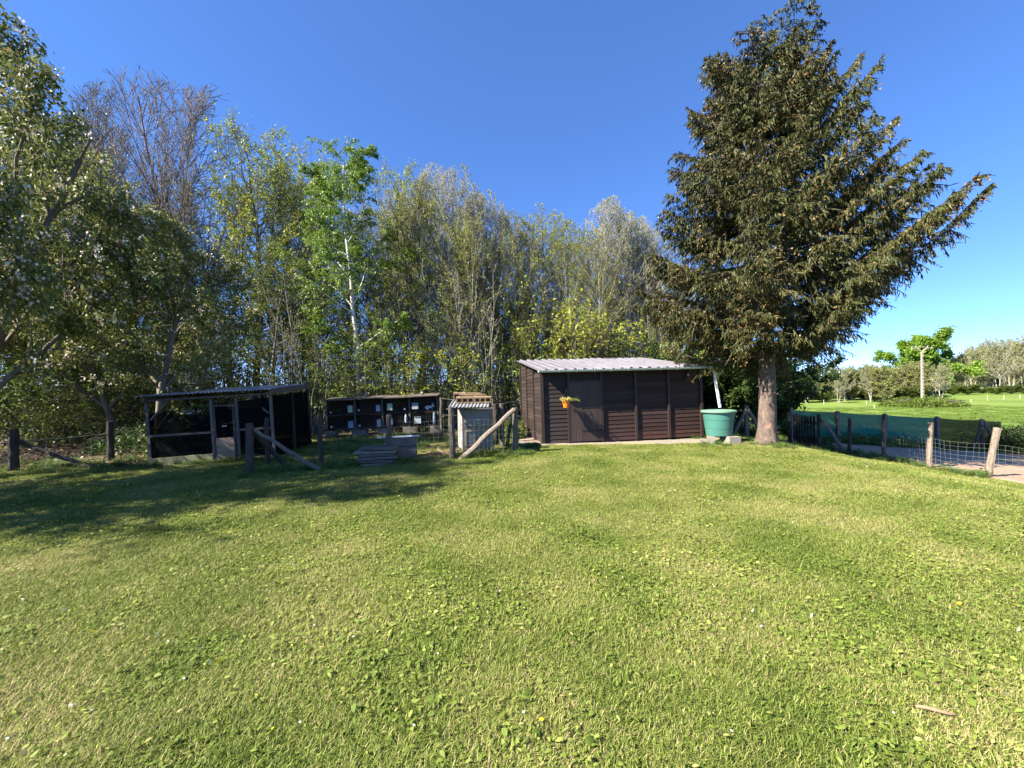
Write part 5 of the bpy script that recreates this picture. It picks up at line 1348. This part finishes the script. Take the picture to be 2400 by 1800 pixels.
for px in range(2200, 2420, 34):
    far(px, 905 + rt.uniform(-8, 6), rt.uniform(56, 61), 'far_c', rt.uniform(2.2, 3.0))
# layered bright green tree
layP = dict(seg=[8, 8, 5, 3], tip=[0.3, 0.25, 0.3, 0.5], start=[0.3, 0.25, 0.1, 0], kids=[2.2, 1.6, 1.8, 0], wob=[0.06, 0.10, 0.12, 0.14], up=[0.05, -0.0, -0.01, 0.0], ang=[72, 50, 45, 0], ratio=[0.78, 0.4, 0.45, 0], rr=[0.6, 0.6, 0.6, 0], prof=lambda t: 1.1 - 0.45 * t, angtop=0.35)
VAR['layered'] = tree_meshes('layered', make_tree(81, 10.5, layP, 1, 0.3), M['bark'], M['twig'], M['leaf_birch'], 8, 0.36, 81, leaf_lev=2, minr=0.03, jit=0.7)
x = (2140 - 1200) / 925 * 68
plant_tree('layered_tree', 'broad bright green tree with flat layered branches behind the hedge', 'tree', VAR['layered'], x, 68, (0.95, 0.95, 1.0), 1.0)
# far ridge of woodland closing the view behind the hedge
# utility pole
px_, py_ = 46.8 * 0.93, 45 * 0.93
up = thing('utility_pole', 'slim concrete utility pole with ladder-like recesses and forked top', 'utility pole', (px_, py_, Tz(px_, py_)))
ph = 5.55
mb = MB()
mb.add([(sx * w, sy * w * 0.7, z) for z, w in ((-0.3, 0.125), (ph, 0.07)) for sx, sy in ((-1, -1), (1, -1), (1, 1), (-1, 1))], [(3, 2, 1, 0), (4, 5, 6, 7), (0, 1, 5, 4), (1, 2, 6, 5), (2, 3, 7, 6), (3, 0, 4, 7)]).build('mast', M['pole'], up)
for k in range(13):
    z = 0.4 + k * 0.37
    w = 0.125 - 0.055 * z / ph
    MB().box((0, -w * 0.7 - 0.004, z), (w * 1.2, 0.02, 0.10)).build('recess_shade', M['pole_shade'], up)  # dark plate on the solid mast, painted shade instead of a hollow
for s in (-1, 1):
    MB().bar((0, 0, ph - 0.05), (s * 0.62, 0, ph + 0.40), 0.09, 0.09).build('fork_arm', M['pole'], up)
    MB().bar((s * 0.55, 0, ph + 0.42), (s * 1.10, 0, ph + 0.26), 0.06, 0.06).build('crossarm', M['pole'], up)
    for q in (0.62, 1.06): MB().lathe([(0.02, 0), (0.05, 0.03), (0.05, 0.09), (0.02, 0.13)], 8, (s * q, 0, ph + 0.44 - (q - 0.62) * 0.3)).build('insulator', M['pale_grey'], up)
MB().bar((-0.55, 0, ph + 0.42), (0.0, 0, ph + 0.5), 0.05, 0.05).bar((0.0, 0, ph + 0.5), (0.55, 0, ph + 0.42), 0.05, 0.05).build('crossarm', M['pole'], up)
# stakes in the field
for i, (px, pyb, hh) in enumerate([(2228, 940, 0.8), (2275, 942, 0.5), (2314, 938, 0.9), (2352, 936, 0.9), (2030, 948, 0.6), (2048, 957, 0.55), (2090, 954, 0.6), (1930, 948, 0.9), (2390, 934, 0.8)]):
    v = (pyb - horizon(px)) / 925
    Y = 40.0
    for _ in range(6): Y = (1.6 - Tz((px - 1200) / 925 * Y, Y)) / v
    Y = min(max(Y, 24), 52)
    x = (px - 1200) / 925 * Y
    o = MB().tube([(0, 0, -0.1), (0.01, 0, hh * 0.55), (0.01, 0, hh * 0.6)], [0.022, 0.02, 0.012], 6).build('field_stake', M['stake'], None, loc=(x, Y, Tz(x, Y)))
    tag(o, 'small whitish stake standing in the green field', 'stake', 'stakes in the field')
# bramble clumps
def bramble(name, label, cat, c, rx, ry, rz, n, mat, seed, size=0.09, canes=60, lowmat=None, part='leaves'):
    rg = np.random.default_rng(seed)
    z0 = Tz(c[0], c[1])
    t = thing(name, label, cat, (c[0], c[1], z0))
    a = rg.uniform(0, 2 * np.pi, n); r = np.sqrt(rg.uniform(0, 1, n))
    hz = rz * np.sqrt(np.clip(1 - r ** 2.2, 0, 1)) * (0.75 + 0.25 * np.sin(a * 3 + seed) + 0.15 * np.sin(a * 7 + r * 9))
    P = np.stack([rx * r * np.cos(a), ry * r * np.sin(a), hz * rg.uniform(0.35, 1.05, n) ** 0.6], 1)
    P += rg.normal(size=P.shape) * size * 0.6
    P[:, 2] += T(P[:, 0] + c[0], P[:, 1] + c[1]) - z0
    V, Fq = np_leaves(P, rg.normal(size=(n, 3)) + np.array([0, 0, 0.25]), size * rg.uniform(0.6, 1.3, n), rg, 0.6, 0.2)
    put(part, npmesh(name, [(V, Fq)], mat, [np.repeat(np.clip(rg.normal(0.5, 0.25, n), 0, 1), 4)]), t)
    if canes:
        a = rg.uniform(0, 2 * np.pi, canes); r = np.sqrt(rg.uniform(0, 1, canes)) * 0.8
        p0 = np.stack([rx * r * np.cos(a) * 0.5, ry * r * np.sin(a) * 0.5, np.full(canes, -0.02)], 1)
        p1 = np.stack([rx * r * np.cos(a), ry * r * np.sin(a), rz * np.sqrt(1 - r ** 2) * 0.95], 1)
        p2 = np.stack([rx * r * np.cos(a) * 1.25, ry * r * np.sin(a) * 1.25, rz * np.sqrt(1 - r ** 2) * 0.75], 1)
        rr = np.full(canes, max(0.005, size * 0.06))
        put('canes', npmesh(name + '_canes', [np_tubes(p0, p1, rr, rr, 3), np_tubes(p1, p2, rr, rr * 0.6, 3)], M['twig']), t)
    return t
bramble('bramble_mound', 'low sprawling bramble mound at the foot of the utility pole', 'bramble', (39.5, 38.0), 3.6, 2.4, 0.85, 9000, M['leaf_mid'], 1, 0.16, 120)
bramble('bramble_bush', 'dark bramble bush swallowing the end of the screened fence', 'bramble', (20.0, 15.6), 1.0, 0.8, 1.15, 5200, M['leaf_dark'], 2, 0.085)
bramble('dry_bracken', 'tan dry bracken heap beside the bramble bush at the pen edge', 'bracken', (21.0, 14.9), 1.2, 0.7, 0.95, 4500, M['dry_grass'], 3, 0.14, 30, part='fronds')
bramble('bramble_bush', 'low green bramble at the outer corner of the sandy pen', 'bramble', (20.9, 14.0), 0.9, 0.5, 0.5, 2200, M['leaf_mid'], 4, 0.08)
bramble('ivy', 'dark ivy creeping over the top of the blackish fence cloth', 'ivy', (18.6, 15.75), 1.2, 0.12, 1.35, 500, M['leaf_dark'], 5, 0.07, 20)
bramble('ground_elder', 'low dark weeds growing behind the braced concrete post', 'weeds', (7.7, 14.3), 1.6, 0.7, 0.6, 4200, M['leaf_dark'], 6, 0.085)
bramble('weeds', 'green weeds along the foot of the green fence cloth', 'weeds', (14.2, 15.5), 2.4, 0.35, 0.42, 2600, M['leaf_mid'], 7, 0.075, 20)
bramble('weeds', 'leafy weeds at the foot of the dark picket gate', 'weeds', (10.45, 13.6), 0.35, 0.7, 0.3, 900, M['leaf_dark'], 8, 0.07, 10)
bramble('bramble_bush', 'dark bramble strip just behind the foot of the green fence cloth', 'bramble', (14.4, 16.75), 3.6, 0.55, 0.62, 4200, M['leaf_dark'], 17, 0.09, 40)
bramble('low_bush', 'small green bush in the field beyond the spruce', 'bush', (10.8, 27), 2.2, 1.2, 1.2, 5000, M['leaf_mid'], 9, 0.13, 40)
bramble('low_bush', 'dark green rounded bush in the field just beside the spruce trunk', 'bush', (17.2, 27), 1.6, 1.2, 1.5, 4500, M['leaf_mid'], 10, 0.13, 40)
bramble('bramble_bush', 'brambly leaf mass under the apple trees by the leaning posts', 'bramble', (-10.6, 11.6), 1.8, 0.9, 0.9, 4200, M['leaf_dark'], 12, 0.08, 50)
bramble('bramble_bush', 'low bramble by the corner of the aviary', 'bramble', (-9.0, 10.6), 0.5, 0.8, 1.2, 2400, M['leaf_mid'], 13, 0.07, 30)
bramble('bramble_bush', 'leafy green bramble between the cabinet and the shed', 'bramble', (-0.1, 13.6), 0.55, 0.8, 0.75, 2200, M['leaf_mid'], 14, 0.08, 30)

# ------------------------------------------------------------------ lawn grass, weeds, daisies, dead leaves
def grass_patch(name, seed, nb, nw, hgt, rad, mat, weed=(0.018, 0.042)):
    rg = np.random.default_rng(seed)
    a = rg.uniform(0, 2 * np.pi, nb); r = rad * np.sqrt(rg.uniform(0, 1, nb))
    P = np.stack([r * np.cos(a), r * np.sin(a), np.full(nb, -0.004)], 1)
    h = hgt * rg.uniform(0.45, 1.25, nb)
    th = rg.uniform(0, 2 * np.pi, nb); ln = rg.uniform(0.15, 1.3, nb)
    D = norm(np.stack([np.cos(th) * ln, np.sin(th) * ln, np.ones(nb)], 1))
    D2 = norm(D + np.stack([np.cos(th), np.sin(th), -0.7 * np.ones(nb)], 1) * rg.uniform(0.2, 0.9, (nb, 1)))
    s = np.stack([-np.sin(th + rg.normal(size=nb) * 0.5), np.cos(th), np.zeros(nb)], 1) * rg.uniform(0.0009, 0.0021, (nb, 1))
    m = P + D * h[:, None] * 0.55
    t = m + D2 * h[:, None] * 0.5
    V = np.stack([P - s, P + s, m + s * 0.9, m - s * 0.9, t], 1).reshape(-1, 3)
    o = np.arange(nb)[:, None] * 5
    Fq = o + np.array([[0, 1, 2, 3]]); Ft = o + np.array([[3, 2, 4]])
    tint = np.clip(np.where(rg.uniform(size=nb) < 0.09, rg.uniform(0.8, 1.0, nb), rg.normal(0.43, 0.21, nb)), 0, 1)
    # broad weed leaves lying low (dandelion, plantain, clover)
    a = rg.uniform(0, 2 * np.pi, nw); r = rad * np.sqrt(rg.uniform(0, 1, nw))
    Q = np.stack([r * np.cos(a), r * np.sin(a), rg.uniform(0.006, hgt * 0.75, nw)], 1)
    th = rg.uniform(0, 2 * np.pi, nw)
    dd = np.stack([np.cos(th), np.sin(th), rg.uniform(-0.15, 0.6, nw)], 1)
    L = rg.uniform(weed[0], weed[1], nw)
    sd = np.stack([-np.sin(th), np.cos(th), rg.normal(size=nw) * 0.35], 1)
    W = sd * (L * rg.uniform(0.13, 0.27, nw))[:, None]
    c0 = Q; c1 = Q + dd * L[:, None] * 0.35; c2 = Q + dd * L[:, None] * 0.75 - np.array([[0, 0, 0.1]]) * L[:, None]; c3 = Q + dd * L[:, None] - np.array([[0, 0, 0.28]]) * L[:, None]
    V2 = np.stack([c0, c1 + W, c1 - W, c2 + W * 0.85, c2 - W * 0.85, c3], 1).reshape(-1, 3)
    o2 = np.arange(nw)[:, None] * 6
    F2t = np.concatenate([o2 + np.array([[0, 1, 2]]), o2 + np.array([[3, 5, 4]])]); F2q = o2 + np.array([[1, 3, 4, 2]])
    t2 = np.clip(rg.normal(0.33, 0.15, nw), 0, 1)
    me = npmesh(name, [(V, Fq), (V[:0], np.zeros((0, 3), int))], mat, [np.repeat(tint, 5)])
    # join the four face sets by hand: blades quads + blade tips + weeds
    allV = np.concatenate([V, V2])
    n1 = len(V)
    bpy.data.meshes.remove(me)
    return npmesh_multi(name, allV, [Fq, Ft, F2q + n1, F2t + n1], mat, np.concatenate([np.repeat(tint, 5), np.repeat(t2, 6)]))
def npmesh_multi(name, V, Fs, mat, tint):
    parts = [(V, Fs[0])]
    # later face sets index the same vertices: feed them with an empty vertex block and a negative shift
    off = len(V)
    for f in Fs[1:]: parts.append((np.zeros((0, 3)), f - off))
    return npmesh(name, parts, mat, [tint])
lib = bpy.data.collections.new('grass_patches')
def lib_obj(name, me):
    o = bpy.data.objects.new(name, me); lib.objects.link(o); return o
for k in range(4): lib_obj('a_grass_patch_%d' % k, grass_patch('grass_patch_%d' % k, 100 + k, 1150, 9, 0.042, 0.20, M['grass'], (0.014, 0.030)))
for k in range(4): lib_obj('b_weed_patch_%d' % k, grass_patch('weed_patch_%d' % k, 200 + k, 900, 85, 0.038, 0.20, M['grass'], (0.014, 0.040)))
longlib = bpy.data.collections.new('long_grass_tufts')
for k in range(3):
    o = bpy.data.objects.new('tuft', grass_patch('tuft_%d' % k, 300 + k, 150, 10, 0.17, 0.10, M['grass_long'], (0.03, 0.07))); longlib.objects.link(o)

fieldlib = bpy.data.collections.new('field_tufts')
for k in range(2):
    o = bpy.data.objects.new('tuft', grass_patch('field_tuft_%d' % k, 320 + k, 260, 2, 0.11, 0.25, M['grass_field'], (0.03, 0.05))); fieldlib.objects.link(o)
def scatter_object(name, pts, coll, smin, smax, seed, label, cat, pid=None):
    me = bpy.data.meshes.new(name)
    me.vertices.add(len(pts)); me.vertices.foreach_set('co', pts.astype(np.float32).ravel()); me.update()
    if pid is not None:
        at_ = me.attributes.new('pid', 'INT', 'POINT'); at_.data.foreach_set('value', pid.astype(np.int32))
    o = put(name, me)
    ng = bpy.data.node_groups.new(name, 'GeometryNodeTree')
    ng.interface.new_socket('Geometry', in_out='INPUT', socket_type='NodeSocketGeometry')
    ng.interface.new_socket('Geometry', in_out='OUTPUT', socket_type='NodeSocketGeometry')
    nd, lk = ng.nodes, ng.links
    gi = nd.new('NodeGroupInput'); go = nd.new('NodeGroupOutput')
    ip = nd.new('GeometryNodeInstanceOnPoints')
    ci = nd.new('GeometryNodeCollectionInfo'); ci.inputs['Collection'].default_value = coll
    ci.inputs['Separate Children'].default_value = True; ci.inputs['Reset Children'].default_value = True
    rv = nd.new('FunctionNodeRandomValue'); rv.data_type = 'FLOAT_VECTOR'
    rv.inputs['Max'].default_value = (0, 0, 6.283); rv.inputs['Min'].default_value = (0, 0, 0); rv.inputs['Seed'].default_value = seed
    rf = nd.new('FunctionNodeRandomValue'); rf.data_type = 'FLOAT'
    rf.inputs[2].default_value = smin; rf.inputs[3].default_value = smax; rf.inputs['Seed'].default_value = seed + 1
    lk.new(gi.outputs[0], ip.inputs['Points']); lk.new(ci.outputs[0], ip.inputs['Instance'])
    ip.inputs['Pick Instance'].default_value = True
    ri = nd.new('FunctionNodeRandomValue'); ri.data_type = 'INT'
    ri.inputs[4].default_value = 0; ri.inputs[5].default_value = len(coll.objects) - 1; ri.inputs['Seed'].default_value = seed + 2
    if pid is None:
        lk.new(ri.outputs[2], ip.inputs['Instance Index'])
    else:
        na = nd.new('GeometryNodeInputNamedAttribute'); na.data_type = 'INT'; na.inputs['Name'].default_value = 'pid'
        lk.new(na.outputs['Attribute'], ip.inputs['Instance Index'])
    lk.new(rv.outputs[0], ip.inputs['Rotation']); lk.new(rf.outputs[1], ip.inputs['Scale'])
    lk.new(ip.outputs[0], go.inputs[0])
    md = o.modifiers.new('scatter', 'NODES'); md.node_group = ng
    return tag(o, label, cat, kind='stuff')
def inlawn(x, y):
    lx = (x - 0.90) * math.cos(SA) + (y - 11.65) * math.sin(SA); ly = -(x - 0.90) * math.sin(SA) + (y - 11.65) * math.cos(SA)
    shd = (lx > -0.75) & (lx < 6.0) & (ly > np.interp(lx, [-0.8, -0.2, 1.8, 3.2, 4.4, 6.0], [-0.1, -0.3, -0.36, -0.6, -0.95, -0.85]))
    pen_ = (x > 10.25) & (y > 4.5)
    litter = y > np.interp(x, [-30, -12.5, -10, -8.9, -8.5, -6.0, -5.8, -2.5, 0, 7, 7.2, 12], [9.4, 9.1, 9.0, 9.05, 8.95, 9.55, 14.9, 15.2, 15.0, 15.0, 15.5, 15.6])
    spr = np.hypot(x - 7.06, y - 10.95) < 0.42
    return ~(shd | pen_ | litter | spr)
rg = np.random.default_rng(71)
pts = []
for y0, y1, st in ((0.5, 5.0, 0.185), (5.0, 9.0, 0.21), (9.0, 15.5, 0.24)):
    gx_, gy_ = np.meshgrid(np.arange(-15, 13, st), np.arange(y0, y1, st))
    x = gx_.ravel() + rg.uniform(-0.5, 0.5, gx_.size) * st; y = gy_.ravel() + rg.uniform(-0.5, 0.5, gx_.size) * st
    k = (np.abs(x) < 1.42 * y + 1.6) & inlawn(x, y)
    pts.append(np.stack([x[k], y[k], T(x[k], y[k])], 1))
pts = np.concatenate(pts)
def blot(x, y, k): return np.sin(k * 1.7 * x + 1.3 * np.sin(k * 0.9 * y + 1)) * np.sin(k * 1.9 * y + 1.1 * np.sin(k * 1.3 * x)) 
bl = blot(pts[:, 0], pts[:, 1], 1.0) * 0.6 + blot(pts[:, 0] + 3, pts[:, 1] - 5, 2.7) * 0.5 + rg.normal(size=len(pts)) * 0.25
worn = (blot(pts[:, 0] - 1.3, pts[:, 1] + 2.2, 1.9) > 0.93) & (blot(pts[:, 0] + 7, pts[:, 1], 0.6) > 0.0)
pid = np.where(bl > 0.12, 4, 0) + rg.integers(0, 4, len(pts))
scatter_object('lawn_grass', pts[~worn], lib, 0.8, 1.25, 5, 'short mown grass and clover covering the lawn', 'grass', pid[~worn])
# longer grass along edges, posts and walls
tp_ = []
def tuft_line(p0, p1, n, sp):
    t = rg.uniform(0, 1, n); x = p0[0] + (p1[0] - p0[0]) * t + rg.normal(size=n) * sp; y = p0[1] + (p1[1] - p0[1]) * t + rg.normal(size=n) * sp
    tp_.append(np.stack([x, y, T(x, y)], 1))
tuft_line((-5.4, 8.1), (-2.6, 9.0), 60, 0.25); tuft_line((-1.5, 9.55), (0.3, 10.0), 80, 0.14); tuft_line((10.3, 8.5), (10.3, 13.0), 90, 0.16)
tuft_line((-8.6, 9.1), (-6.0, 9.6), 40, 0.12); tuft_line((-12, 9.4), (-9, 9.2), 90, 0.5); tuft_line((6.3, 12.5), (9.5, 14.2), 90, 0.5)
tuft_line((0.3, 11.0), (0.7, 11.3), 10, 0.15); tuft_line((-6.5, 14.4), (-1.0, 14.6), 90, 0.6); tuft_line((11, 15.4), (19, 15.4), 120, 0.2); tuft_line((-5, 10.5), (-2, 13), 120, 1.0)
for n_, c_ in ((9, (5.6, 10.9)), (12, (7.1, 10.5)), (7, (8.2, 10.7)), (8, (0.1, 9.95)), (8, (-1.45, 9.5))): tuft_line(c_, c_, n_, 0.22)
scatter_object('long_grass', np.concatenate(tp_), longlib, 0.6, 1.3, 15, 'unmown grass tufts along fences, posts and walls', 'grass')
# field grass beyond the pen
n = 5200
y = 16.3 + 22 * rg.uniform(0, 1, n) ** 1.6; x = rg.uniform(7, 45, n); k = (x < 1.4 * y) & (x > 0.45 * y)
scatter_object('field_grass', np.stack([x[k], y[k], T(x[k], y[k])], 1), fieldlib, 0.8, 1.6, 25, 'fresh field grass beyond the fence', 'grass')
# daisies and dandelions
def discs(name, n, mat, r, label, ymax):
    y = 1.4 + (ymax - 1.4) * rg.uniform(0, 1, n) ** 1.3; x = rg.uniform(-1.3, 1.3, n) * y
    k = inlawn(x, y); x, y = x[k], y[k]; n = len(x)
    P = np.stack([x, y, T(x, y) + rg.uniform(0.025, 0.045, n)], 1)
    a = np.arange(8) * np.pi / 4
    V = P[:, None, :] + np.stack([np.cos(a), np.sin(a), 0 * a], 1)[None] * r * rg.uniform(0.7, 1.2, (n, 1, 1))
    V[:, :, 2] += rg.normal(size=(n, 1)) * 0.8 * (V[:, :, 0] - P[:, None, 0])
    o = put(name, npmesh(name, [(V.reshape(-1, 3), np.arange(n * 8).reshape(-1, 8))], mat, [np.repeat(rg.uniform(0, 1, n), 8)]))
    tag(o, label, 'flowers', kind='stuff')
discs('daisies', 150, M['flower_white'], 0.0065, 'tiny white daisies dotted over the lawn', 11)
discs('dandelions', 14, M['flower_yellow'], 0.012, 'few yellow dandelion heads in the lawn', 9)
# dead leaves on the forest floor
n = 9000
y = 9.2 + 12 * rg.uniform(0, 1, n) ** 1.5; x = rg.uniform(-1.35, 0.3, n) * y; k = ~inlawn(x, y) & ~((x > -8.4) & (x < -5.7) & (y < 12.6)) & ~((x > -0.8) & (y < 16.3)); x, y = x[k], y[k]; n = len(x)
P = np.stack([x, y, T(x, y) + rg.uniform(0.02, 0.06, n)], 1)
o = put('dead_leaves', npmesh('dead_leaves', [np_leaves(P, np.stack([rg.normal(size=n), rg.normal(size=n), rg.normal(size=n) * 0.35], 1), rg.uniform(0.05, 0.11, n), rg, 0.7)], M['dead_leaf'], [np.repeat(rg.uniform(0, 1, n), 4)]))
tag(o, 'fallen brown leaves lying under the trees', 'leaves', kind='stuff')
# stick on the lawn
sp = (2.0, 1.9)
stk = MB().tube([(-0.075, 0.03, 0.03), (-0.03, 0.012, 0.036), (0.02, -0.012, 0.034), (0.06, -0.028, 0.030), (0.10, -0.028, 0.026)], [0.008, 0.011, 0.010, 0.009, 0.005], 8).tube([(-0.03, 0.012, 0.036), (-0.02, 0.03, 0.04)], [0.006, 0.003], 6).mesh('stick', M['stick'], True)
tag(put('stick', stk, None, (sp[0], sp[1], Tz(*sp) + 0.006), (0, 0, 0), (0.8, 0.8, 0.8)), 'short knotted dry stick lying on the lawn', 'stick')
